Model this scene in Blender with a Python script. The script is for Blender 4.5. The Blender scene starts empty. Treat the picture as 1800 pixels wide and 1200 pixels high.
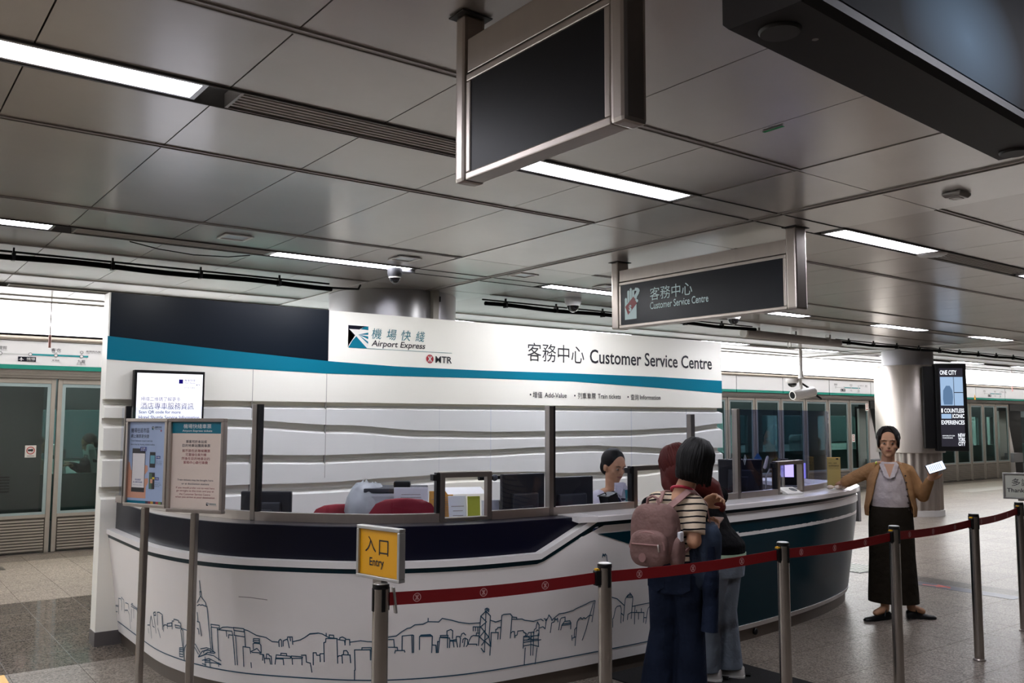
import bpy, bmesh, math, random
from mathutils import Vector, Matrix
random.seed(7)
D = bpy.data; SC = bpy.context.scene; COL = SC.collection
# ---------------------------------------------------------------- camera
YAW, PITCH, ROLL = math.radians(53.21), math.radians(5.005), math.radians(0.171)
cam = D.objects.new('camera', D.cameras.new('camera')); COL.objects.link(cam)
F_ = Vector((math.cos(YAW)*math.cos(PITCH), math.sin(YAW)*math.cos(PITCH), math.sin(PITCH)))
R0 = Vector((math.sin(YAW), -math.cos(YAW), 0)); U0 = R0.cross(F_)
R_ = R0*math.cos(ROLL)+U0*math.sin(ROLL); U_ = U0*math.cos(ROLL)-R0*math.sin(ROLL)
cm = Matrix((R_, U_, -F_)).transposed().to_4x4(); cm.translation = (0, 0, 1.62)
cam.matrix_world = cm
cam.data.sensor_width = 36; cam.data.lens = 31.15; cam.data.clip_start = .05; cam.data.clip_end = 200
SC.camera = cam
# ---------------------------------------------------------------- world, exposure
w = D.worlds.new('world'); SC.world = w; w.use_nodes = True
w.node_tree.nodes['Background'].inputs[0].default_value = (.8, .85, .9, 1)
w.node_tree.nodes['Background'].inputs[1].default_value = .03
LAMP_E, BAND_E = 46.0, 15.0
SC.view_settings.view_transform = 'Standard'; SC.view_settings.look = 'None'
SC.view_settings.exposure = 0.0; SC.view_settings.gamma = 1; SC.view_settings.use_curve_mapping = False
try:
    SC.cycles.use_denoising = True; SC.cycles.max_bounces = 10; SC.cycles.transparent_max_bounces = 16
    SC.cycles.sample_clamp_indirect = 6; SC.cycles.caustics_reflective = False; SC.cycles.caustics_refractive = False
except Exception: pass
# ---------------------------------------------------------------- helpers: materials
def lin(c):
    if isinstance(c, str): c = [int(c[i:i+2], 16)/255 for i in (0, 2, 4)]
    return tuple((x/12.92 if x <= .04045 else ((x+.055)/1.055)**2.4) for x in c)+(1,)
MATS = {}
def mat(name, col=None, rough=.5, metal=0, vary=0, vscale=8, bump=0, bscale=60, emit=0, ecol=None, spec=.5, stretch=None, coat=0):
    if name in MATS: return MATS[name]
    m = D.materials.new(name); m.use_nodes = True; nt = m.node_tree; N = nt.nodes; L = nt.links
    b = N['Principled BSDF']; c = lin(col)
    b.inputs['Base Color'].default_value = c; b.inputs['Roughness'].default_value = rough; b.inputs['Metallic'].default_value = metal
    b.inputs['Specular IOR Level'].default_value = spec; b.inputs['Coat Weight'].default_value = coat
    if vary or bump:
        tc = N.new('ShaderNodeTexCoord'); mp = N.new('ShaderNodeMapping'); L.new(tc.outputs['Object'], mp.inputs[0])
        if stretch: mp.inputs['Scale'].default_value = stretch
    if vary:
        n = N.new('ShaderNodeTexNoise'); n.inputs['Scale'].default_value = vscale; n.inputs['Detail'].default_value = 5; L.new(mp.outputs[0], n.inputs[0])
        mx = N.new('ShaderNodeMix'); mx.data_type = 'RGBA'
        mx.inputs[6].default_value = tuple(x*(1-vary) for x in c[:3])+(1,); mx.inputs[7].default_value = tuple(min(1, x*(1+vary)) for x in c[:3])+(1,)
        L.new(n.outputs[0], mx.inputs[0]); L.new(mx.outputs[2], b.inputs['Base Color'])
    if bump:
        n2 = N.new('ShaderNodeTexNoise'); n2.inputs['Scale'].default_value = bscale; n2.inputs['Detail'].default_value = 3; L.new(mp.outputs[0], n2.inputs[0])
        bp = N.new('ShaderNodeBump'); bp.inputs['Strength'].default_value = bump; bp.inputs['Distance'].default_value = .01 if bscale > 20 else .04
        L.new(n2.outputs[0], bp.inputs['Height']); L.new(bp.outputs[0], b.inputs['Normal'])
    if emit:
        b.inputs['Emission Color'].default_value = lin(ecol or col); b.inputs['Emission Strength'].default_value = emit
    MATS[name] = m; return m
def emat(name, col, e):
    if name in MATS: return MATS[name]
    m = D.materials.new(name); m.use_nodes = True; nt = m.node_tree
    nt.nodes.remove(nt.nodes['Principled BSDF']); em = nt.nodes.new('ShaderNodeEmission')
    em.inputs[0].default_value = lin(col); em.inputs[1].default_value = e
    nt.links.new(em.outputs[0], nt.nodes['Material Output'].inputs[0]); MATS[name] = m; return m
def glass(name, col, refl=1.0, tint=1.0):
    m = D.materials.new(name); m.use_nodes = True; nt = m.node_tree; N = nt.nodes; L = nt.links
    N.remove(N['Principled BSDF'])
    tr = N.new('ShaderNodeBsdfTransparent'); tr.inputs[0].default_value = lin(col)
    gl = N.new('ShaderNodeBsdfGlossy'); gl.inputs['Roughness'].default_value = .02; gl.inputs[0].default_value = (refl, refl, refl, 1)
    fr = N.new('ShaderNodeFresnel'); fr.inputs[0].default_value = 1.45
    ge = N.new('ShaderNodeNewGeometry'); iv = N.new('ShaderNodeMath'); iv.operation = 'SUBTRACT'; iv.inputs[0].default_value = 1; L.new(ge.outputs['Backfacing'], iv.inputs[1])
    mu = N.new('ShaderNodeMath'); mu.operation = 'MULTIPLY'; L.new(fr.outputs[0], mu.inputs[0]); L.new(iv.outputs[0], mu.inputs[1])
    mx = N.new('ShaderNodeMixShader'); L.new(mu.outputs[0], mx.inputs[0]); L.new(tr.outputs[0], mx.inputs[1]); L.new(gl.outputs[0], mx.inputs[2])
    L.new(mx.outputs[0], N['Material Output'].inputs[0]); MATS[name] = m; return m
# ---------------------------------------------------------------- helpers: meshes
V = Vector
def thing(name, label, cat, loc=(0, 0, 0), group=None):
    o = D.objects.new(name, None); COL.objects.link(o); o.location = loc; o.empty_display_size = .1
    o['label'] = label; o['category'] = cat
    if group: o['group'] = group
    return o
def tag(o, label, cat, group=None):
    o['label'] = label; o['category'] = cat
    if group: o['group'] = group
    return o
def org(p):
    while p.parent: p = p.parent
    return V(p.location)
class MB:
    def __init__(s): s.v = []; s.f = []; s.m = []; s.cur = 0
    def add(s, vs, fs):
        n = len(s.v); s.v += [V(x) for x in vs]; s.f += [[i+n for i in f] for f in fs]; s.m += [s.cur]*len(fs); return s
    def poly(s, pts): return s.add(pts, [list(range(len(pts)))])
    def box(s, x0, x1, y0, y1, z0, z1):
        return s.add([(x, y, z) for z in (z0, z1) for y in (y0, y1) for x in (x0, x1)], [[0, 2, 3, 1], [4, 5, 7, 6], [0, 1, 5, 4], [2, 6, 7, 3], [0, 4, 6, 2], [1, 3, 7, 5]])
    def obox(s, o, u, v, w, a, b, c):   # box centred on o along unit axes u, v, w with sizes a, b, c
        o, u, v, w = V(o), V(u), V(v), V(w)
        return s.add([o+u*(i*a/2)+v*(j*b/2)+w*(k*c/2) for k in (-1, 1) for j in (-1, 1) for i in (-1, 1)], [[0, 2, 3, 1], [4, 5, 7, 6], [0, 1, 5, 4], [2, 6, 7, 3], [0, 4, 6, 2], [1, 3, 7, 5]])
    def loft(s, rings, closed=True, caps=True):
        n = len(rings[0]); vs = [p for r in rings for p in r]; fs = []
        for i in range(len(rings)-1):
            for j in range(n if closed else n-1):
                k = (j+1) % n; fs.append([i*n+j, i*n+k, (i+1)*n+k, (i+1)*n+j])
        if caps and closed: fs += [list(range(n))[::-1], [(len(rings)-1)*n+j for j in range(n)]]
        return s.add(vs, fs)
    def lathe(s, prof, n=32, c=(0, 0)):
        return s.loft([[(c[0]+r*math.cos(2*math.pi*j/n), c[1]+r*math.sin(2*math.pi*j/n), z) for j in range(n)] for r, z in prof])
    def tube(s, pts, r, n=10):
        pts = [V(p) for p in pts]; rr = r if isinstance(r, (list, tuple)) else [r]*len(pts); rings = []
        up = None
        for i, p in enumerate(pts):
            t = (pts[min(i+1, len(pts)-1)]-pts[max(i-1, 0)]).normalized()
            if up is None: up = t.orthogonal().normalized()
            up = (up-t*up.dot(t)).normalized(); b = t.cross(up)
            rings.append([p+(up*math.cos(2*math.pi*j/n)+b*math.sin(2*math.pi*j/n))*rr[i] for j in range(n)])
        return s.loft(rings)
    def capsule(s, pts, rr, n=14):      # tapered tube with round ends
        pts = [V(p) for p in pts]; P = []; Rr = []
        t0 = (pts[1]-pts[0]).normalized(); t1 = (pts[-1]-pts[-2]).normalized()
        for a in (80, 60, 35): P.append(pts[0]-t0*rr[0]*math.sin(math.radians(a))); Rr.append(rr[0]*math.cos(math.radians(a)))
        P += pts; Rr += rr
        for a in (35, 60, 80): P.append(pts[-1]+t1*rr[-1]*math.sin(math.radians(a))); Rr.append(rr[-1]*math.cos(math.radians(a)))
        return s.tube(P, Rr, n)
    def ell(s, c, rx, ry, rz, u=(1, 0, 0), v=(0, 1, 0), w=(0, 0, 1), n=20, k=12, warp=None):
        c, u, v, w = V(c), V(u).normalized(), V(v).normalized(), V(w).normalized(); rings = []
        for i in range(1, k):
            ph = math.pi*i/k-math.pi/2; ring = []
            for j in range(n):
                th = 2*math.pi*j/n; q = [math.cos(ph)*math.cos(th), math.cos(ph)*math.sin(th), math.sin(ph)]
                if warp: q = warp(q)
                ring.append(c+u*q[0]*rx+v*q[1]*ry+w*q[2]*rz)
            rings.append(ring)
        return s.loft(rings)
    def prism(s, pts, d):               # planar outline extruded by vector d
        pts = [V(p) for p in pts]; n = len(pts); d = V(d)
        return s.add(pts+[p+d for p in pts], [list(range(n))[::-1], list(range(n, 2*n))]+[[i, (i+1) % n, n+(i+1) % n, n+i] for i in range(n)])
    def build(s, name, m, parent=None, smooth=False, bevel=0, fix=True, seg=2):
        me = D.meshes.new(name); o0 = org(parent) if parent else V((0, 0, 0))
        me.from_pydata([v-o0 for v in s.v], [], s.f)
        for mm in (m if isinstance(m, (list, tuple)) else [m]): me.materials.append(mm)
        if isinstance(m, (list, tuple)): me.polygons.foreach_set('material_index', s.m)
        if fix or bevel:
            bm = bmesh.new(); bm.from_mesh(me)
            if fix: bmesh.ops.recalc_face_normals(bm, faces=bm.faces)
            if bevel:
                bm.edges.ensure_lookup_table()
                ed = [e for e in bm.edges if len(e.link_faces) == 2 and e.calc_face_angle(0) > .6]
                bmesh.ops.bevel(bm, geom=ed, offset=bevel, segments=seg, profile=.6, affect='EDGES', clamp_overlap=True)
            bm.to_mesh(me); bm.free()
        if smooth:
            me.shade_smooth()
            if smooth is not True: me.set_sharp_from_angle(angle=math.radians(smooth))
        o = D.objects.new(name, me); COL.objects.link(o)
        if parent: o.parent = parent
        return o
    def skin(s, name, m, parent=None, voxel=.006, smooth=4):   # one continuous surface out of overlapping volumes
        o = s.build('tmp', m, parent)
        md = o.modifiers.new('r', 'REMESH'); md.mode = 'VOXEL'; md.voxel_size = voxel
        sm = o.modifiers.new('s', 'SMOOTH'); sm.factor = .5; sm.iterations = smooth
        bpy.context.view_layer.update(); dg = bpy.context.evaluated_depsgraph_get()
        me = D.meshes.new_from_object(o.evaluated_get(dg)); me.shade_smooth()
        o.modifiers.clear(); old = o.data; o.data = me; o.name = name; me.name = name
        me.materials.clear(); me.materials.append(m); D.meshes.remove(old); return o
def one(name, m, parent, fn, **k):
    b = MB(); fn(b); return b.build(name, m, parent, **k)
def struct(o): o['kind'] = 'structure'; return o
def dup(root, loc=None, rotz=None, label=None, group=None):
    r = root.copy(); COL.objects.link(r)
    if loc is not None: r.location = loc
    if rotz is not None: r.rotation_euler = (0, 0, rotz)
    if label: r['label'] = label
    if group: r['group'] = group
    for ch in list(root.children):
        c = ch.copy(); COL.objects.link(c); c.parent = r
        for g in list(ch.children):
            e = g.copy(); COL.objects.link(e); e.parent = c
    return r
# text: fitted into a rectangle (lower left corner o, axes u and v, width wd, height ht)
_fc = D.curves.new('font_source', 'FONT'); _fo = D.objects.new('font_source', _fc)
def text(b, s, o, u, v, wd, ht, off=0.0, shear=0, bold=0):
    if ord(s[0]) > 0x2E80: bold = 0
    _fc.body = s; _fc.offset = bold; _fc.shear = shear; _fc.resolution_u = 3
    COL.objects.link(_fo); bpy.context.view_layer.update(); me = D.meshes.new_from_object(_fo); COL.objects.unlink(_fo)
    if not me.vertices: return b
    xs = [p.co.x for p in me.vertices]; ys = [p.co.y for p in me.vertices]
    x0, y0 = min(xs), min(ys); sx = wd/max(1e-6, max(xs)-x0); sy = ht/max(1e-6, max(ys)-y0)
    o, u, v = V(o), V(u).normalized(), V(v).normalized(); n = u.cross(v)
    b.add([o+u*((p.co.x-x0)*sx)+v*((p.co.y-y0)*sy)+n*off for p in me.vertices], [list(f.vertices) for f in me.polygons])
    D.meshes.remove(me); return b
def rib(b, pts, w, n):                  # flat ribbon of width w along points lying in a plane with normal n
    pts = [V(p) for p in pts]; n = V(n)
    for i in range(len(pts)-1):
        t = (pts[i+1]-pts[i]); 
        if t.length < 1e-6: continue
        q = n.cross(t).normalized()*w/2; e = t.normalized()*w*.3
        b.poly([pts[i]-q-e, pts[i+1]-q+e, pts[i+1]+q+e, pts[i]+q-e])
    return b
def disc(b, c, r, u, v, n=20):
    c, u, v = V(c), V(u), V(v)
    return b.poly([c+u*r*math.cos(2*math.pi*i/n)+v*r*math.sin(2*math.pi*i/n) for i in range(n)])
def ring(b, c, r0, r1, u, v, n=28):
    c, u, v = V(c), V(u), V(v)
    for i in range(n):
        a, e = 2*math.pi*i/n, 2*math.pi*(i+1)/n
        b.poly([c+(u*math.cos(a)+v*math.sin(a))*r0, c+(u*math.cos(a)+v*math.sin(a))*r1, c+(u*math.cos(e)+v*math.sin(e))*r1, c+(u*math.cos(e)+v*math.sin(e))*r0])
    return b
X, Y, Z = V((1, 0, 0)), V((0, 1, 0)), V((0, 0, 1))
# ---------------------------------------------------------------- materials
m_white = mat('white_panel', 'ece9e4', .35, vary=.03)
m_steel = mat('brushed_steel', 'b0a79f', .38, 1, vary=.08, vscale=20, stretch=(1, 1, .05))
m_dsteel = mat('dull_steel', '8d8680', .38, 1, vary=.06)
m_alu = mat('aluminium', 'b4b3b0', .4, .8, vary=.05)
m_black = mat('black_plastic', '0c0c0e', .4, spec=.3)
m_rubber = mat('black_rubber', '080809', .8, spec=.1)
m_teal = mat('teal_vinyl', '00738c', .45, spec=.2)
m_dteal = mat('dark_teal', '00242e', .35, spec=.25)
m_navy = mat('navy_panel', '04061a', .3, spec=.3)
m_ink = mat('black_ink', '15131c', .6)
m_red = mat('belt_red', '8c000c', .6, bump=.2, bscale=400)
m_gray = mat('grey_paint', '77767a', .5, vary=.05)
m_lamp = emat('lamp_diffuser', 'f4f4ff', LAMP_E)
m_band = emat('light_band', 'ffffff', BAND_E)
# ================================================================ SETTING
ZC = 2.84
def floor_mat():
    m = D.materials.new('granite_floor'); m.use_nodes = True; nt = m.node_tree; N = nt.nodes; L = nt.links; b = N['Principled BSDF']
    tc = N.new('ShaderNodeTexCoord'); sep = N.new('ShaderNodeSeparateXYZ'); L.new(tc.outputs['Object'], sep.inputs[0])
    def math_(op, a, bb=None):
        n = N.new('ShaderNodeMath'); n.operation = op
        for i, q in enumerate((a, bb)):
            if q is None: continue
            if isinstance(q, (int, float)): n.inputs[i].default_value = q
            else: L.new(q, n.inputs[i])
        return n.outputs[0]
    tx = math_('DIVIDE', math_('SUBTRACT', sep.outputs[0], .905), .41); ty = math_('DIVIDE', math_('SUBTRACT', sep.outputs[1], 2.87), .51)
    fx, fy = math_('FLOOR', tx), math_('FLOOR', ty)
    cmb = N.new('ShaderNodeCombineXYZ'); L.new(fx, cmb.inputs[0]); L.new(fy, cmb.inputs[1])
    wn = N.new('ShaderNodeTexWhiteNoise'); wn.noise_dimensions = '2D'; L.new(cmb.outputs[0], wn.inputs[0])
    def groove(t, w):
        fr = math_('FRACT', t); return math_('MAXIMUM', math_('LESS_THAN', fr, w), math_('GREATER_THAN', fr, 1-w))
    gr = math_('MAXIMUM', groove(tx, .006), groove(ty, .005))
    v = N.new('ShaderNodeTexVoronoi'); v.inputs['Scale'].default_value = 115; L.new(tc.outputs['Object'], v.inputs[0])
    n1 = N.new('ShaderNodeTexNoise'); n1.inputs['Scale'].default_value = 260; n1.inputs['Detail'].default_value = 4; L.new(tc.outputs['Object'], n1.inputs[0])
    sp = N.new('ShaderNodeSeparateColor'); L.new(v.outputs['Color'], sp.inputs[0])
    g = math_('ADD', math_('MULTIPLY', sp.outputs[0], .5), math_('MULTIPLY', n1.outputs[0], .5))
    # darker granite field between the platform strip and the hall tiles, at the left
    dark = math_('MULTIPLY', math_('MULTIPLY', math_('LESS_THAN', sep.outputs[1], 8.97), math_('GREATER_THAN', sep.outputs[1], 6.53)), math_('LESS_THAN', sep.outputs[0], 8.0))
    strip = math_('MULTIPLY', math_('MULTIPLY', math_('GREATER_THAN', sep.outputs[0], 8.78), math_('LESS_THAN', sep.outputs[0], 9.06)), math_('LESS_THAN', sep.outputs[1], 6.2))
    edge = math_('MULTIPLY', math_('GREATER_THAN', sep.outputs[1], 11.5), 1.0)
    k = math_('SUBTRACT', math_('SUBTRACT', math_('SUBTRACT', 1, math_('MULTIPLY', dark, .3)), math_('MULTIPLY', strip, .62)), math_('MULTIPLY', edge, .6))
    plat = math_('MULTIPLY', math_('GREATER_THAN', sep.outputs[1], 8.97), math_('LESS_THAN', sep.outputs[0], 9))
    k = math_('ADD', math_('MULTIPLY', k, .86), math_('MULTIPLY', plat, .34))
    k = math_('MULTIPLY', k, math_('ADD', .9, math_('MULTIPLY', wn.outputs[0], .2)))
    k = math_('MULTIPLY', k, math_('SUBTRACT', 1, math_('MULTIPLY', gr, .45)))
    cr = N.new('ShaderNodeValToRGB'); L.new(g, cr.inputs[0]); e = cr.color_ramp.elements
    e[0].position = .22; e[0].color = lin('4b433c'); e[1].position = .74; e[1].color = lin('a99e92'); x = e.new(.45); x.color = lin('7f756b')
    mx = N.new('ShaderNodeMix'); mx.data_type = 'RGBA'; mx.blend_type = 'MULTIPLY'; mx.inputs[0].default_value = 1
    L.new(cr.outputs[0], mx.inputs[6]); cc = N.new('ShaderNodeCombineColor'); [L.new(k, cc.inputs[i]) for i in range(3)]; L.new(cc.outputs[0], mx.inputs[7])
    L.new(mx.outputs[2], b.inputs['Base Color'])
    L.new(math_('ADD', math_('SUBTRACT', .33, math_('MULTIPLY', dark, .26)), math_('MULTIPLY', gr, .3)), b.inputs['Roughness']); b.inputs['Specular IOR Level'].default_value = .1
    return m
struct(one('floor', floor_mat(), None, lambda b: b.box(-12, 42, -9, 11.97, -.2, 0)))
m_hall = mat('hall_wall', '8b8884', .6, vary=.08, vscale=2)
struct(one('wall_left', m_hall, None, lambda b: b.box(-12.2, -12, -9, 17, -.2, 3.6)))
struct(one('wall_right', m_hall, None, lambda b: b.box(42, 42.2, -9, 17, -.2, 3.6)))
struct(one('wall_back', m_hall, None, lambda b: b.box(-12, 42, -9.2, -9, -.2, 3.6)))
m_tunnel = mat('tunnel_concrete', '1c1d1f', .9, vary=.3, vscale=3)
struct(one('wall_front', m_tunnel, None, lambda b: b.box(-12, 42, 16.6, 16.8, -1.4, 3.6)))
struct(one('trim_1', m_tunnel, None, lambda b: b.box(-12, 42, 11.97, 16.6, -1.4, -1.2)))
# ceiling: enamelled panels with open joints, lamp channels every second row, plain bulkheads across
def ceil_mat(name, col):
    m = mat(name, col, .3, .55, spec=.5, coat=.45); m.node_tree.nodes['Principled BSDF'].inputs['Coat Roughness'].default_value = .16; nt = m.node_tree; N = nt.nodes; L = nt.links; b = N['Principled BSDF']
    tc = N.new('ShaderNodeTexCoord'); n = N.new('ShaderNodeTexNoise'); n.inputs['Scale'].default_value = 1.1; n.inputs['Detail'].default_value = 6; n.inputs['Roughness'].default_value = .6
    L.new(tc.outputs['Object'], n.inputs[0]); cr = N.new('ShaderNodeValToRGB'); c = lin(col)
    cr.color_ramp.elements[0].position = .3; cr.color_ramp.elements[0].color = tuple(x*.86 for x in c[:3])+(1,); cr.color_ramp.elements[1].position = .65; cr.color_ramp.elements[1].color = c
    L.new(n.outputs[0], cr.inputs[0]); L.new(cr.outputs[0], b.inputs['Base Color'])
    bp = N.new('ShaderNodeBump'); bp.inputs['Strength'].default_value = .12; bp.inputs['Distance'].default_value = .02
    n3 = N.new('ShaderNodeTexNoise'); n3.inputs['Scale'].default_value = 1.7; L.new(tc.outputs['Object'], n3.inputs[0]); L.new(n3.outputs[0], bp.inputs['Height']); L.new(bp.outputs[0], b.inputs['Normal'])
    return m
m_ceil = ceil_mat('ceiling_enamel', 'c0bab3'); m_beam = ceil_mat('bulkhead_enamel', 'dad6d0')
m_void = mat('ceiling_void', '4a4845', .8); m_track = mat('ceiling_track', 'a8a39d', .4, .5)
BEAMS = [(-6.9, -5.57), (3.66, 5.0), (14.2, 15.55), (24.75, 26.1), (35.3, 36.6)]
PER = 2.975
rows = []
for k in range(-4, 3):
    y = 2.57+PER*k
    rows += [(y, y+.615), (y+.825, y+1.475), (y+1.475, y+PER)]
rows = [(a, min(b_, 10.42)) for a, b_ in rows if a < 10.3]
cb = MB()
def bays():
    e = [-12]+[q for bm_ in BEAMS for q in bm_]+[42]
    return [(e[i], e[i+1]) for i in range(0, len(e), 2)]
for x0, x1 in bays():
    n = max(1, round((x1-x0)/.65)); g = .0028
    xs = [x0+(x1-x0)*i/n for i in range(n+1)]
    if abs(x1-3.66) < .01: xs = [x1-.647*i for i in range(n+1)][::-1]
    for a, c in rows:
        for i in range(len(xs)-1): cb.box(xs[i]+g, xs[i+1]-g, a+g, c-g, ZC, ZC+.02)
cb.cur = 1
for x0, x1 in BEAMS:
    xm = (x0+x1)/2+.03
    for k in range(-8, 6):
        y = 2.57+PER/2*k
        if y > 10.3: continue
        for a, c in ((x0, xm), (xm, x1)): cb.box(a+.006, c-.006, y+.003, min(y+PER/2-.003, 10.42), ZC-.004, ZC+.02)
cb.cur = 2
cb.box(-12, 42, -9, 10.42, ZC+.16, ZC+.2)
for k in range(-4, 3):
    for y in (2.57+PER*k+.615, 2.57+PER*k+.825): cb.box(-12, 42, y-.004, y+.004, ZC-.008, ZC+.16)
cb.cur = 3
for k in range(-8, 6):                                   # double-lipped carrier tracks along the joints
    y = 2.57+PER/2*k
    if y > 10.3: continue
    for x0, x1 in bays():
        cb.box(x0, x1, y-.016, y+.016, ZC-.002, ZC+.01)
        for dy in (-.016, .016): cb.box(x0, x1, y+dy-.004, y+dy+.004, ZC-.006, ZC+.01)
for x0, x1 in BEAMS:
    for dx in (-.022, .022): cb.box((x0+x1)/2+.03+dx-.005, (x0+x1)/2+.03+dx+.005, -9, 10.42, ZC-.012, ZC+.01)
struct(cb.build('ceiling', [m_ceil, m_beam, m_void, m_track], None, fix=False))
# the lit cove above the platform doors
struct(one('trim_2', m_white, None, lambda b: (b.box(-12, 42, 10.42, 12.5, 3.5, 3.56), b.box(-12, 42, 10.40, 10.44, ZC-.01, 3.5))))
bb = MB(); bb.box(-12, 42, 12.02, 12.05, 2.66, 3.5)
lb = bb.build('light_band', m_band, None); tag(lb, 'long glowing white light band above the platform doors', 'light band')
tb = MB(); pr = [(12.03, 2.675), (12.0, 2.652), (11.95, 2.635), (11.88, 2.625), (11.86, 2.615), (11.97, 2.60), (12.05, 2.60)]
tb.loft([[(x, y, z) for y, z in pr] for x in (-12, 42)]); 
struct(tb.build('trim_3', mat('cove_trough', 'c9c9cb', .3, .3), None, smooth=40))
# ---------------------------------------------------------------- ceiling lights and air grilles
CH = [2.57+PER*k+.72 for k in range(-3, 3)]
VIS = {(3, -.2): 'long ceiling light at the upper left edge, left of the black slotted air grille', (3, 2.43): 'ceiling light partly behind the hanging blank dark screen',
 (3, 5.06): 'ceiling light right of the hanging service sign, next to a round cover', (3, 7.83): 'ceiling light cut by the right edge of the photo beyond the slotted grille',
 (4, -.2): 'short lit end of a ceiling light at the left edge above the black pipe', (4, 2.43): 'ceiling light ending beside the black dome camera above the kiosk',
 (4, 5.06): 'ceiling light seen left of the hanging service sign above the kiosk lettering', (4, 7.83): 'ceiling light peeping out under the right end of the hanging service sign',
 (4, 10.5): 'ceiling light above the hanging pipe cover, first of the two left of the pillar top', (4, 13.2): 'ceiling light right above the top of the steel pillar with the advert screen'}
def ceiling_light(x, y):
    t = thing('ceiling_light', '', 'ceiling light', (x, y, ZC))
    b = MB(); 
    b.box(x, x+1.2, y-.09, y-.075, ZC-.004, ZC+.05); b.box(x, x+1.2, y+.075, y+.09, ZC-.004, ZC+.05); b.box(x, x+.02, y-.075, y+.075, ZC-.004, ZC+.05); b.box(x+1.18, x+1.2, y-.075, y+.075, ZC-.004, ZC+.05)
    b.build('frame', mat('lamp_frame', 'c9c9c9', .35, .6), t)
    one('diffuser', m_lamp, t, lambda b: b.box(x+.02, x+1.18, y-.075, y+.075, ZC+.012, ZC+.03))
    return t
def air_grille(x, y, L):
    t = thing('air_grille', '', 'air grille', (x, y, ZC)); b = MB()
    b.box(x, x+L, y-.1, y-.092, ZC-.006, ZC+.05); b.box(x, x+L, y+.092, y+.1, ZC-.006, ZC+.05); b.box(x, x+.012, y-.1, y+.1, ZC-.006, ZC+.05); b.box(x+L-.012, x+L, y-.1, y+.1, ZC-.006, ZC+.05)
    b.build('frame', mat('grille_frame', '9a9690', .4, .5), t)
    one('shade_back', m_rubber, t, lambda b: b.box(x+.012, x+L-.012, y-.092, y+.092, ZC+.045, ZC+.05))  # black sheet standing in for the shade in the gaps between slats
    b = MB()
    for i in range(5): b.box(x+.012, x+L-.012, y-.068+i*.031, y-.054+i*.031, ZC-.003, ZC+.012)
    for i in range(0): b.add([(x+.012, y-.075+i*.03, ZC-.002), (x+L-.012, y-.075+i*.03, ZC-.002), (x+L-.012, y-.066+i*.03, ZC+.03), (x+.012, y-.066+i*.03, ZC+.03), (x+.012, y-.069+i*.03, ZC-.002), (x+L-.012, y-.069+i*.03, ZC-.002)], [[0, 1, 2, 3], [0, 4, 5, 1], [4, 3, 2, 5]])
    b.build('slats', mat('grille_slat', 'bdb8b0', .5, 0), t)
    return t
L0 = ceiling_light(-.2, CH[3]); G0 = air_grille(1.12, CH[3], 1.35)
GV = {(3, 1.12): 'black slotted air grille between the upper left light and the hanging blank screen', (3, 6.36): 'slotted air grille in the row of lights at the right, beside a round cover',
      (4, 1.12): 'slotted air grille left of the square downlight, above the black pipe', (4, 9.1): 'slotted air grille in the far light row above the white pipe cover', (4, 11.8): 'slotted air grille in the far light row above the steel pillar'}
first = True; firstg = True
for r in range(6):
    for x in (-8.6, -5.5, -2.85, -.2, 2.43, 5.06, 7.83, 10.5, 13.0, 15.7, 18.4, 21.1):
        if r < 2 or (r == 2 and x > 3) or (r == 5 and x < 4): continue
        lab = VIS.get((r, x)); o = L0 if (r, x) == (3, -.2) else dup(L0, (x, CH[r], ZC))
        o['label'] = lab or ('distant ceiling light in the last row before the platform light band' if r == 5 and x > 2 else 'ceiling light in the rows outside this view')
        o['group'] = 'recessed ceiling lights' if lab else ('lights in the row by the platform' if r == 5 and x > 2 else 'lights out of view')
    for x in (-1.6, 1.12, 6.36, 9.1, 11.8):
        if r < 3: continue
        lab = GV.get((r, x)); o = G0 if (r, x) == (3, 1.12) else dup(G0, (x, CH[r], ZC))
        o['label'] = lab or 'slotted air grille among the lights near the platform edge'; o['group'] = 'ceiling air grilles' if lab else 'grilles near the platform'
# ---------------------------------------------------------------- platform screen doors
YP = 11.95
m_psd = mat('door_metal', 'a8a199', .42, .6, vary=.04); m_lite = mat('door_edge', '9fb0b4', .3, .6)
g_psd = glass('door_glass', 'd0d8d6', .9)
def psd_leaf(x0, x1, ribbed=True):
    t = thing('platform_door', '', 'platform door', ((x0+x1)/2, YP, 0)); b = MB()
    for a, c in ((x0+.012, x0+.062), (x1-.062, x1-.012)): b.box(a, c, YP, YP+.06, .02, 2.09)
    b.box(x0+.062, x1-.062, YP, YP+.06, 2.03, 2.09); b.box(x0+.062, x1-.062, YP, YP+.06, .43, .47)
    b.build('frame', m_psd, t, bevel=.004)
    b = MB()
    for a, c, e, g in ((x0+.062, x0+.1, .47, 2.03), (x1-.1, x1-.062, .47, 2.03), (x0+.1, x1-.1, 1.99, 2.03), (x0+.1, x1-.1, .47, .50)): b.box(a, c, YP+.012, YP+.04, e, g)
    b.build('inner_trim', m_lite, t)
    one('glass', g_psd, t, lambda b: b.box(x0+.1, x1-.1, YP+.02, YP+.03, .5, 1.99))
    b = MB(); b.box(x0+.062, x1-.062, YP+.012, YP+.05, .03, .43)
    b.build('kick_panel', mat('kick_shade', '5f5952', .5, .5), t); b = MB()  # backing coloured darker than the ribs to paint the shade between them
    for i in range(11): b.box(x0+.075, x1-.075, YP-.008, YP+.013, .048+i*.034, .068+i*.034)
    b.build('kick_ribs', m_psd, t)
    return t
xsL = [2.03-.8885*k for k in range(4, 0, -1)]+[2.03, 2.9185, 3.807]
xsR = [13.58+.8885*k for k in range(2)]+[15.357, 16.24, 17.12, 17.98, 18.83, 19.66]+[]
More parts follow.
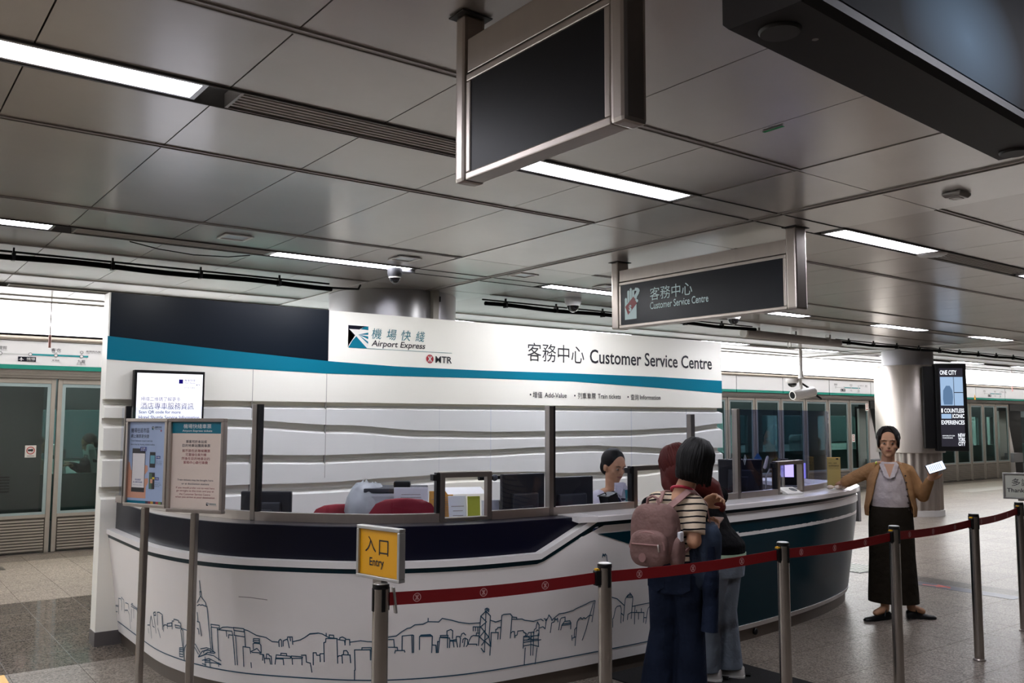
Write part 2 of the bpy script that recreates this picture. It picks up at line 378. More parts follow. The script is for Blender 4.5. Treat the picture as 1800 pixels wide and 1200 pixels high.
xsR2 = [21.3, 22.12, 22.95, 23.78, 24.58, 25.32, 26.05, 26.85]
ordn = ['first', 'second', 'third', 'fourth', 'fifth', 'sixth', 'seventh']
P0 = None
for arr in (xsL, xsR, xsR2):
    for i in range(len(arr)-1):
        o = psd_leaf(arr[i], arr[i+1]); o['group'] = 'platform screen doors'
        xc = arr[i]
        if arr is xsL: lab = 'glass platform door at the left edge bearing a square warning sticker' if i == 3 else ('glass platform door just left of the kiosk wall, passengers visible through it' if i == 4 else 'glass platform door of the left row, out of sight')
        elif arr is xsR and i < 1: lab = 'glass platform door of the row behind the kiosk, out of sight'
        elif arr is xsR: lab = f'{ordn[i-1]} glass platform door rightwards from the right end of the kiosk wall'
        elif xc < 23.2: lab = 'glass platform door hidden behind the steel pillar'
        else: lab = f'{ordn[i-3]} glass platform door rightwards from the steel pillar with the advert'
        o['label'] = lab
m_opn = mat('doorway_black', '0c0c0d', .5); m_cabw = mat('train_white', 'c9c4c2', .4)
for x0, lab in ((19.68, 'open platform doorway with a pale train door jamb, left of the steel pillar'), (26.87, 'open platform doorway with a slanting pale jamb at the right edge')):
    t = thing('open_doorway', lab, 'doorway', (x0+.8, YP, 0))
    one('lintel', m_opn, t, lambda b: b.box(x0, x0+1.55, YP-.02, YP+.3, 1.9, 2.09))
    one('jamb', m_cabw, t, lambda b: b.prism([(x0+.02, YP+.3, 0), (x0+.95, YP+.3, 0), (x0+.9, YP+.3, .6), (x0+.5, YP+.3, 1.9), (x0+.02, YP+.3, 1.9)], V((0, .05, 0))))
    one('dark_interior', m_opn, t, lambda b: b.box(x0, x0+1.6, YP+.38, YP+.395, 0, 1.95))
    one('sill_box', m_gray, t, lambda b: b.box(x0+.15, x0+.75, YP-.0, YP+.25, .42, .68))
# header: white sign fascia with green stripe, steel rail, map strips
m_fascia = mat('fascia_white', 'dfe0e6', .35); m_green = mat('fascia_green', '007a6c', .4)
hx = [-2.5, -.8, .92, 2.64, 4.36]
hx2 = [12.97, 14.69, 16.24, 17.96, 19.65]+[19.65+1.72*k for k in range(1, 7)]
def header(x0, x1, lab):
    t = thing('header_panel', lab, 'header panel', ((x0+x1)/2, YP, 2.2), 'white header panels over the platform doors')
    one('panel', m_fascia, t, lambda b: b.box(x0+.012, x1-.012, YP-.06, YP-.022, 2.245, 2.53), bevel=.004)
    one('green_stripe', m_green, t, lambda b: b.box(x0+.012, x1-.012, YP-.062, YP-.022, 2.195, 2.245))
    return t
def route_map(x0, x1, p, full):
    y = YP-.064; z = 2.372; L = x1-x0
    b = MB(); b.box(x0, x0+L*.33, y-.001, y, z-.006, z+.006); b.build('grey_line', mat('map_grey', 'b9bcc0', .5), p)
    b = MB(); b.box(x0+L*.33, x1, y-.001, y, z-.011, z+.011); b.build('teal_line', mat('map_teal', '00808a', .5), p)
    b = MB(); c = MB()
    for f in (0, .33, .62, .92): disc(b, (x0+L*f, y-.002, z), .02, X, Z, 14); ring(c, (x0+L*f, y-.003, z), .016, .022, X, Z, 14)
    disc(b, (x0+L*.92, y-.002, z+.05), .016, X, Z, 14); ring(c, (x0+L*.92, y-.003, z+.05), .013, .018, X, Z, 14)
    b.build('station_dots', m_fascia, p)
    for s, f, dz, w_, h in (('青衣', .62, .045, .11, .042), ('Tsing Yi', .62, .028, .09, .012), ('九龍', .92, -.085, .09, .045), ('Kowloon', .92, -.104, .1, .013), ('香港', 1.25, .04, .09, .042), ('Hong Kong', 1.25, .022, .11, .012), ('博覽館', 0, .045, .13, .042), ('AsiaWorld-Expo', 0, .027, .14, .012), ('東涌綫', .62, -.07, .08, .02), ('Tung Chung Line', .62, -.083, .1, .009), ('高鐵西九龍', 1.06, .055, .17, .022), ('High Speed Rail', 1.06, .04, .17, .01)):
        if x0+L*f+w_/2 < x1+.5: text(c, s, (x0+L*f-w_/2, y-.001, z+dz), X, Z, w_, h)
    c.build('lettering', mat('map_ink', '4a4a55', .6), p)
    b = MB(); xa = x0+L*.27; b.box(xa-.07, xa+.12, y-.001, y, z-.087, z-.03); b.build('airport_box', m_navy, p)
    b = MB(); text(b, '機場', (xa+.02, y-.002, z-.068), X, Z, .09, .03); text(b, 'Airport', (xa+.02, y-.002, z-.082), X, Z, .08, .01)
    for q in ([(0, .022), (.006, .012), (.006, -.02), (0, -.025), (-.006, -.02), (-.006, .012)], [(.005, .008), (.026, -.008), (.026, -.012), (.005, -.003)], [(-.005, .008), (-.005, -.003), (-.026, -.012), (-.026, -.008)], [(.003, -.016), (.011, -.023), (-.011, -.023), (-.003, -.016)]): b.poly([(xa-.036+u_, y-.002, z-.058+v_) for u_, v_ in q])
    b.build('airport_lettering', m_fascia, p)
def warn(x, z, p):
    b = MB(); y = YP-.064; b.poly([(x-.045, y, z), (x+.045, y, z), (x, y, z+.085)]); b.box(x-.045, x+.045, y-.001, y, z-.06, z-.01); b.build('warning_sticker', mat('sticker_yellow', 'f0a800', .5), p)
    b = MB(); b.box(x-.005, x+.005, y-.002, y-.001, z+.025, z+.055); b.box(x-.005, x+.005, y-.002, y-.001, z+.012, z+.018); b.build('exclamation_mark', m_ink, p)
for arr in (hx, hx2):
    for i in range(len(arr)-1):
        lab = ('white header panel with a route map above the left platform doors' if arr is hx and i == 2 else 'white header panel of the left row outside the view' if arr is hx else
               ['white header panel behind the right end of the kiosk wall', 'plain white header panel right of the kiosk wall lettering', 'white header panel with a yellow warning sticker behind the hanging camera', 'white header panel with a small route map left of the steel pillar'][i] if i < 4 else
               'white header panel hidden behind the steel pillar' if i < 6 else 'white header panel with a yellow warning sticker right of the advert screen' if i == 6 else 'header panel with a route map at the far right' if i == 7 else 'white header panel with a numbered circle at the right edge' if i == 8 else 'white header panel beyond the right edge')
        t = header(arr[i], arr[i+1], lab)
        if arr is hx and i == 2: route_map(1.40, 2.35, t, True)
        if arr is hx2 and i == 2: warn(17.12, 2.25, t)
        if arr is hx2 and i == 3: route_map(18.2, 19.2, t, True)
        if arr is hx2 and i == 6: warn(24.75, 2.25, t)
        if arr is hx2 and i == 7: route_map(25.3, 26.3, t, True)
        if arr is hx2 and i == 8:
            b = MB(); disc(b, (28.2, YP-.063, 2.36), .1, X, Z); b.build('number_circle', m_teal, t)
            b = MB(); text(b, '6', (28.16, YP-.065, 2.31), X, Z, .08, .11); b.build('number', m_fascia, t)
b = MB()
for x0, x1 in ((-12, 4.4), (12.9, 42)):
    b.box(x0, x1, YP-.03, YP+.05, 2.155, 2.19); b.box(x0, x1, YP-.045, YP+.05, 2.12, 2.15); b.box(x0, x1, YP-.03, YP+.05, 2.092, 2.115); b.box(x0, x1, YP-.02, YP+.06, 2.0915, 2.6)
    b.box(x0, x1, YP-.02, YP+.1, 0, .02)
struct(b.build('trim_4', m_dsteel, None))
struct(one('trim_5', m_steel, None, lambda b: (b.tube([(-12, 11.88, 2.565), (42, 11.88, 2.565)], .03, 12))))
# ================================================================ TRAIN behind the doors
YT = 12.35
tr = thing('train', 'train standing behind the platform doors, its lit saloon seen through the glass', 'train', (8, YT, 0))
m_tbody = mat('train_shell', '6d7b7c', .4, .3, vary=.04); m_tgreen = mat('train_green', '14403c', .4)
b = MB(); wx = []
x = -2.35
while x < 30: wx.append((x, x+1.55)); x += 2.05
b.box(-6, 32, YT, YT+.08, -.6, .35); b.box(-6, 32, YT, YT+.08, 1.72, 2.6)
e = [-6]+[q for a in wx for q in a]+[32]
for i in range(0, len(e), 2): b.box(e[i], e[i+1], YT, YT+.08, .92, 1.72)
b.build('body', m_tbody, tr)
one('lower_panel', m_tgreen, tr, lambda b: b.box(-6, 32, YT, YT+.08, .35, .92))
one('saloon_wall', mat('saloon_wall', 'c4d0cd', .6, emit=.0), tr, lambda b: b.box(-6, 32, 14.9, 14.95, -.3, 2.5))
one('saloon_floor', m_tunnel, tr, lambda b: b.box(-6, 32, YT+.08, 14.9, -.05, 0))
one('saloon_ceiling', mat('saloon_ceiling', 'b8c4c2', .6), tr, lambda b: b.box(-6, 32, YT+.08, 14.9, 2.45, 2.5))
ml = emat('saloon_light', 'eafffa', 38)
one('saloon_light', ml, tr, lambda b: b.box(-6, 32, 13.6, 13.75, 2.42, 2.448))
for a, c in wx:
    one('window', glass('train_glass', 'dbe8e5', .6) if 'train_glass' not in MATS else MATS['train_glass'], tr, lambda b: b.box(a, c, YT+.03, YT+.04, .92, 1.72))
    one('far_window', mat('far_pane', '5b6b70', .3), tr, lambda b: b.box(a+.1, c-.1, 14.86, 14.9, 1.0, 1.75), bevel=.03)
m_seat = mat('train_seat', 'aebbb8', .6, vary=.05); m_head = mat('train_headrest', '4d585a', .7)
def train_seat(x, y, flip=1):
    s = one('seat', m_seat, tr, lambda b: (b.loft([[(x-.03*flip+dx, y+dy, z) for dx, dy in ((-.05*k, -.22*k), (.05*k, -.22*k), (.05*k, .22*k), (-.05*k, .22*k))] for x, z, k in ((x, .42, 1), (x-.05*flip, .9, 1), (x-.1*flip, 1.2, .9), (x-.11*flip, 1.27, .7))]), b.box(x-(.02 if flip > 0 else .46), x+(.46 if flip > 0 else .02), y-.22, y+.22, .38, .48)), bevel=.02)
    one('headrest', m_head, s, lambda b: b.box(x-.1*flip-.065, x-.1*flip+.065, y-.15, y+.15, 1.08, 1.22), bevel=.02)
for x in (2.35, 2.75, 1.2, 18.3, 26.0, 24.9): train_seat(x, 12.95)
b = MB(); b.box(1.3, 1.34, YT-.04, YT-.02, .3, 2.0); b.box(2.0, 2.04, YT-.04, YT-.02, .3, 2.0)
b.build('door_rail', m_lite, tr)
b = MB(); b.box(.9, 1.95, YT-.02, YT-.001, .12, 2.02); b.build('closed_door', mat('train_door', '585c5c', .45, .3, vary=.05), tr)
b = MB()
for i in range(6): b.box(1.42, 1.62, YT-.035, YT-.02, .72+i*.035, .735+i*.035)
b.build('door_vent', m_black, tr)
# sticker on the left door, small notices on the far right door
t = thing('warning_sticker', 'square white no-leaning sticker on the leftmost platform door glass', 'sticker', (1.78, YP-.005, 1.15))
one('paper', mat('sticker_white', 'e6e2de', .6), t, lambda b: b.box(1.72, 1.838, YP+.012, YP+.019, 1.148, 1.29))
b = MB(); ring(b, (1.779, YP+.010, 1.23), .036, .045, X, Z); b.build('red_ring', mat('sign_red', 'b5121b', .5), t)
b = MB(); b.box(1.75, 1.80, YP+.009, YP+.011, 1.222, 1.245); b.poly([(1.79, YP+.009, 1.21), (1.81, YP+.009, 1.235), (1.79, YP+.009, 1.255)]); b.box(1.74, 1.82, YP+.009, YP+.011, 1.163, 1.168); b.build('symbol', m_ink, t)
for xx, zz, lab in ((18.95, 1.2, 'small white notice on the platform door left of the woman with the phone'), (19.55, 1.93, 'small white notice at the top corner of the platform door beside the pillar')):
    t = thing('door_notice', lab, 'notice', (xx, YP, zz))
    one('paper', MATS['sticker_white'], t, lambda b: b.box(xx-.06, xx+.06, YP-.006, YP-.001, zz-.09, zz+.09))
    b = MB(); ring(b, (xx, YP-.008, zz+.03), .028, .038, X, Z); b.box(xx-.04, xx+.04, YP-.009, YP-.008, zz-.06, zz-.045); b.build('symbol', MATS['sign_red'], t)

# ================================================================ PILLARS
def pillar_steel(c, lab, main):
    t = thing('steel_pillar', lab, 'pillar', (c[0], c[1], 0))
    one('plinth', mat('pillar_plinth', 'c5c1bc', .5, vary=.05), t, lambda b: b.lathe([(.515, 0), (.515, .095), (.49, .1)], 48, c), smooth=40)
    b = MB(); n = 120
    def flute(z): return [(c[0]+(.485+.012*math.cos(24*2*math.pi*j/n))*math.cos(2*math.pi*j/n), c[1]+(.485+.012*math.cos(24*2*math.pi*j/n))*math.sin(2*math.pi*j/n), z) for j in range(n)]
    b.loft([flute(.1), flute(1.07)]); b.build('fluted_cladding', m_steel, t, smooth=40)
    one('steel_drum', mat('drum_steel', 'bdb5ad', .38, .85, vary=.1, vscale=6, stretch=(6, 6, .1)), t, lambda b: b.lathe([(.5, 1.065), (.555, 1.07), (.555, 2.555), (.55, 2.565), (.42, 2.57)], 64, c), smooth=40)
    one('collar', mat('pillar_collar', '9a989b', .45, .3), t, lambda b: b.lathe([(.42, 2.55), (.42, ZC-.005)], 48, c), smooth=40)
    return t
pc = (14.95, 8.33)
pillar_steel(pc, 'round steel-clad pillar with fluted base at the right, carrying an advert screen', True)
p1 = thing('round_pillar', 'round grey pillar rising behind the kiosk wall to the ceiling', 'pillar', (4.33, 7.79, 0))
one('shaft', mat('pillar_grey', 'a7a6a8', .3, .75, vary=.03), p1, lambda b: b.lathe([(.63, 0), (.63, ZC-.006)], 64, (4.33, 7.79)), smooth=40)
one('box_pipe', mat('pipe_beige', 'aaa59a', .5), p1, lambda b: b.box(4.385, 4.45, 7.108, 7.4, 0, ZC-.006), bevel=.004)
# advert screen hung on the pillar drum
ad = thing('advert_screen', 'tall black framed advert screen reading ONE CITY on the steel pillar', 'screen', (14.2, 7.5, 1.1))
o0 = V((14.656, 7.645, 1.137)); u_ = (V((15.003, 7.368, 0))-V((14.656, 7.645, 0))); wv = u_.length; u_.normalize(); n_ = V((u_.y, -u_.x, 0)); H_ = 1.408
def P(a, c, d=0): return o0+u_*a*wv+Z*c*H_+n_*d
b = MB(); b.obox(P(.5, .5, -.06), u_, Z, n_, wv*1.16, H_*1.04, .12); b.build('casing', m_black, ad, bevel=.01)
b = MB(); b.obox(P(-.25, .5, -.09), u_, Z, n_, wv*.45, H_*.98, .06); b.obox(P(.45, .5, -.25), u_, Z, n_, wv*.5, H_*.3, .3); b.build('mounting_box', m_black, ad)
b = MB(); b.poly([P(.06, .035, .002), P(.94, .035, .002), P(.94, .965, .002), P(.06, .965, .002)]); b.build('display', emat('ad_dark', '3a3842', .7), ad)
b = MB()
for a0, a1, c0, c1 in ((.09, .58, .52, .86), (.6, .93, .68, .86), (.6, .93, .52, .67), (.09, .46, .365, .42)): b.poly([P(a0, c0, .004), P(a1, c0, .004), P(a1, c1, .004), P(a0, c1, .004)])
b.build('picture_panes', emat('ad_blue', 'a9c6e8', .95), ad)
b = MB(); b.poly([P(.2, .53, .006), P(.52, .53, .006), P(.55, .62, .006), P(.53, .70, .006), P(.44, .755, .006), P(.3, .755, .006), P(.19, .70, .006), P(.17, .6, .006)]); b.build('picture_figure', emat('ad_figure', '6d8db3', .8), ad)
b = MB()
for s, a, c, w_, h in (('ONE CITY', .09, .885, .62, .055), ('COUNTLESS', .2, .435, .74, .05), ('ICONIC', .5, .37, .44, .05), ('EXPERIENCES', .08, .295, .86, .05), ('NEW', .68, .145, .26, .045), ('YORK', .68, .095, .26, .045), ('CITY', .68, .045, .26, .045), ('NEWYORKCITY.COM', .1, .155, .45, .013), ('TO DISCOVER MORE', .1, .13, .38, .013)): text(b, s, P(a, c, .005), u_, Z, wv*w_, h*H_, bold=.02)
b.poly([P(.09, .435, .005), P(.15, .435, .005), P(.15, .485, .005), P(.09, .485, .005)])
b.build('advert_lettering', emat('ad_white', 'f4f8ff', 1.3), ad)

# ================================================================ KIOSK BACK WALL
YW = 6.942
kw = thing('kiosk_wall', 'white kiosk back wall with navy panel, teal wave stripe and Customer Service Centre lettering', 'sign wall', (4.9, 7.0, 0))
m_kw = mat('kiosk_white', 'f6f4ea', .38, vary=.01)
XL, XR = 1.497, 8.305
def itp(P_, x):
    if x <= P_[0][0]: return P_[0][1]
    for (a, c), (d, e) in zip(P_, P_[1:]):
        if x <= d:
            t = (x-a)/(d-a); t = t*t*(3-2*t); return c+(e-c)*t
    return P_[-1][1]
SA = [(1.5, 1.757), (8.3, 1.757)]
SB = [(1.5, 1.62), (2.4, 1.612), (3.38, 1.565), (4.24, 1.515), (5.0, 1.50), (5.63, 1.502), (6.67, 1.505), (7.62, 1.53), (8.3, 1.575)]
SC_ = [(1.5, 1.385), (2.41, 1.335), (3.24, 1.315), (3.94, 1.322), (4.86, 1.33), (5.62, 1.345), (6.2, 1.352), (6.74, 1.33), (7.38, 1.302), (7.87, 1.296), (8.3, 1.292)]
SD = [(1.5, 1.123), (2.42, 1.098), (3.24, 1.088), (3.94, 1.105), (4.6, 1.122), (5.31, 1.108), (6.0, 1.075), (6.5, 1.073), (7.0, 1.095), (7.4, 1.118), (8.3, 1.10)]
one('fascia', m_kw, kw, lambda b: b.box(XL, XR, YW, 7.1, 1.757, 2.54), bevel=.003)
b = MB(); prof = []
nx = 96
for i in range(nx+1):
    x = XL+(XR-XL)*i/nx; r = []
    for S, h in ((SA, .06), (SB, .075), (SC_, .075), (SD, .09)):
        z = itp(S, x); r += [(0, z), (.08, z-.001), (.08, z-h*.55), (0, z-h)]
    r.append((0, .1)); prof.append([(x, YW+d, z) for d, z in r]+[(x, 7.1, .1), (x, 7.1, 1.757)])
b.loft(prof); b.build('wavy_panel', m_kw, kw)
one('plinth', mat('plinth_grey', '6e6a69', .4, .3), kw, lambda b: b.box(XL-.004, XR, YW-.006, 7.104, 0, .1))
TT = [(1.49, 2.218), (2.38, 2.155), (3.25, 2.105), (3.92, 2.085), (4.85, 2.082), (5.92, 2.092), (7.17, 2.094), (8.31, 2.081)]
TB = [(1.48, 2.047), (2.39, 2.018), (3.25, 2.0), (3.92, 2.0), (4.85, 2.008), (5.92, 2.009), (7.17, 1.974), (8.31, 1.933)]
def lrp(P_, x):
    for (a, c), (d, e) in zip(P_, P_[1:]):
        if x <= d: return c+(e-c)*(x-a)/(d-a)
    return P_[-1][1]
b = MB(); xs = [XL+(XR-XL)*i/60 for i in range(61)]
b.loft([[(x, YW-.0025, lrp(TB, x)), (x, YW-.0025, lrp(TT, x)), (x, YW+.001, lrp(TT, x)), (x, YW+.001, lrp(TB, x))] for x in xs]); b.build('teal_stripe', m_teal, kw)
b = MB(); xs = [XL+.012+(3.243-XL-.012)*i/24 for i in range(25)]
b.loft([[(x, YW-.002, lrp(TT, x)), (x, YW-.002, 2.54), (x, YW+.001, 2.54), (x, YW+.001, lrp(TT, x))] for x in xs]); b.build('dark_panel', mat('kiosk_navy', '040f1c', .38, spec=.25), kw)
b = MB()
for x, z0, z1 in ((2.595, 1.62, 2.01), (3.235, 1.125, 2.0), (3.243, 2.1, 2.54), (2.595, .95, 1.5)): b.box(x-.002, x+.002, YW-.001, YW+.03, z0, z1)
b.build('panel_joint', mat('joint_grey', '8f8c86', .6), kw)
yt = YW-.0035
b = MB(); text(b, '客務中心', (5.38, yt, 2.197), X, Z, .75, .185, bold=.006); text(b, 'Customer Service Centre', (6.21, yt, 2.206), X, Z, 1.92, .148, bold=.012)
for s, x, w_, z, h in (('•', 5.41, .02, 1.853, .02), ('增值', 5.45, .12, 1.83, .065), ('Add-Value', 5.6, .29, 1.838, .048), ('•', 5.99, .02, 1.853, .02), ('列車車票', 6.04, .25, 1.83, .065), ('Train tickets', 6.32, .33, 1.84, .048), ('•', 6.75, .02, 1.853, .02), ('查詢', 6.8, .12, 1.83, .065), ('Information', 6.94, .32, 1.84, .048)): text(b, s, (x, yt, z), X, Z, w_, h, bold=.008)
b.build('lettering', m_ink, kw)
def express_logo(p, o, u, n, s, mats=(m_navy, m_teal, m_white)):   # s = side of the square mark
    def q(a, c, d=0): return V(o)+V(u)*a*s+Z*c*s+V(n)*d
    b = MB(); b.poly([q(0, 0), q(1, 0), q(1, 1), q(0, 1)]); k = b.build('logo_field', mats[2], p)
    b = MB(); b.poly([q(0, 0, .001), q(.12, .28, .001), q(.3, .5, .001), q(.07, .8, .001), q(0, .85, .001)]); b.poly([q(0, .83, .001), q(.55, .83, .001), q(.72, .93, .001), q(.95, 1, .001), q(0, 1, .001)]); b.poly([q(0, .82, .001), q(.08, .8, .001), q(.35, .56, .001), q(0, .05, .001)]); b.build('logo_dark', mats[0], p)
    b = MB(); b.poly([q(.02, 0, .0015), q(.95, 0, .0015), q(.4, .52, .0015), q(.2, .3, .0015)]); b.poly([q(.6, .85, .0015), q(1, .83, .0015), q(1, 1, .0015), q(.8, .97, .0015)])
    for a0, a1 in ((.2, .3), (.42, .54), (.62, .72)): b.poly([q(.5, .6, .0015), q(1, a0, .0015), q(1, a1, .0015)])
    b.build('logo_teal', mats[1], p)
def rail_roundel(p, c, u, n, r, m1, m2=m_white):
    b = MB(); disc(b, c, r, u, Z, 28); b.build('roundel', m1, p); c = V(c)+V(n)*.001; u = V(u)
    b = MB(); w_ = r*.17
    rib(b, [c+Z*r*.72, c-Z*r*.72], w_, n); rib(b, [c-u*r*.5+Z*r*.62, c-u*r*.34+Z*r*.3, c, c-u*r*.34-Z*r*.3, c-u*r*.5-Z*r*.62], w_, n); rib(b, [c+u*r*.5+Z*r*.62, c+u*r*.34+Z*r*.3, c, c+u*r*.34-Z*r*.3, c+u*r*.5-Z*r*.62], w_, n)
    b.build('roundel_symbol', m2, p)
NY = V((0, -1, 0))
express_logo(kw, (3.425, YW-.001, 2.232), X, NY, .193)
m_lg = mat('logo_green', '1f6f7d', .5)
b = MB()
for i, ch in enumerate('機場快綫'): text(b, ch, (3.65+i*.148, yt, 2.318), X, Z, .1, .095, shear=.18, bold=.004)
b.box(3.43, 4.49, yt, yt+.001, 2.2295, 2.2325); b.build('logo_lettering', m_lg, kw)
b = MB(); text(b, 'Airport Express', (3.65, yt, 2.238), X, Z, .55, .07, shear=.2, bold=.008); text(b, 'MTR', (4.31, yt, 2.134), X, Z, .18, .062, bold=.015); b.build('operator_lettering', m_ink, kw)
rail_roundel(kw, (4.25, yt, 2.167), X, NY, .04, mat('roundel_red', 'a8001c', .5))
# wall screen
ws = thing('wall_screen', 'lit white wall screen announcing hotel shuttle QR information, above the poster stands', 'screen', (1.94, YW, 1.2))
one('casing', m_black, ws, lambda b: b.box(1.68, 2.195, YW-.055, YW-.001, 1.02, 1.975), bevel=.004)
one('display', emat('screen_white', 'f6f6ff', 1.5), ws, lambda b: b.box(1.70, 2.178, YW-.058, YW-.054, 1.04, 1.953))
ys = YW-.06; b = MB()
for s, x, z, w_, h in (('Scan QR code for more', 1.72, 1.65, .30, .026), ('Hotel Shuttle Service Information', 1.72, 1.612, .44, .026), ('Airport Express', 2.04, 1.88, .08, .012), ('MTR', 2.13, 1.868, .03, .01)): text(b, s, (x, ys, z), X, Z, w_, h, bold=.01)
b.build('english_lettering', emat('screen_ink', '2a1f9e', .5), ws)
b = MB()
for s, x, z, w_, h in (('掃描二維碼了解更多', 1.73, 1.745, .285, .032), ('酒店專車服務資訊', 1.73, 1.685, .385, .05), ('機場快綫', 2.04, 1.897, .08, .018), ('由市區至機場', 2.04, 1.845, .08, .011)): text(b, s, (x, ys, z), X, Z, w_, h)
b.box(2.0, 2.03, ys, ys+.001, 1.88, 1.912)
b.build('chinese_lettering', emat('screen_ink', '2a1f9e', .5), ws)
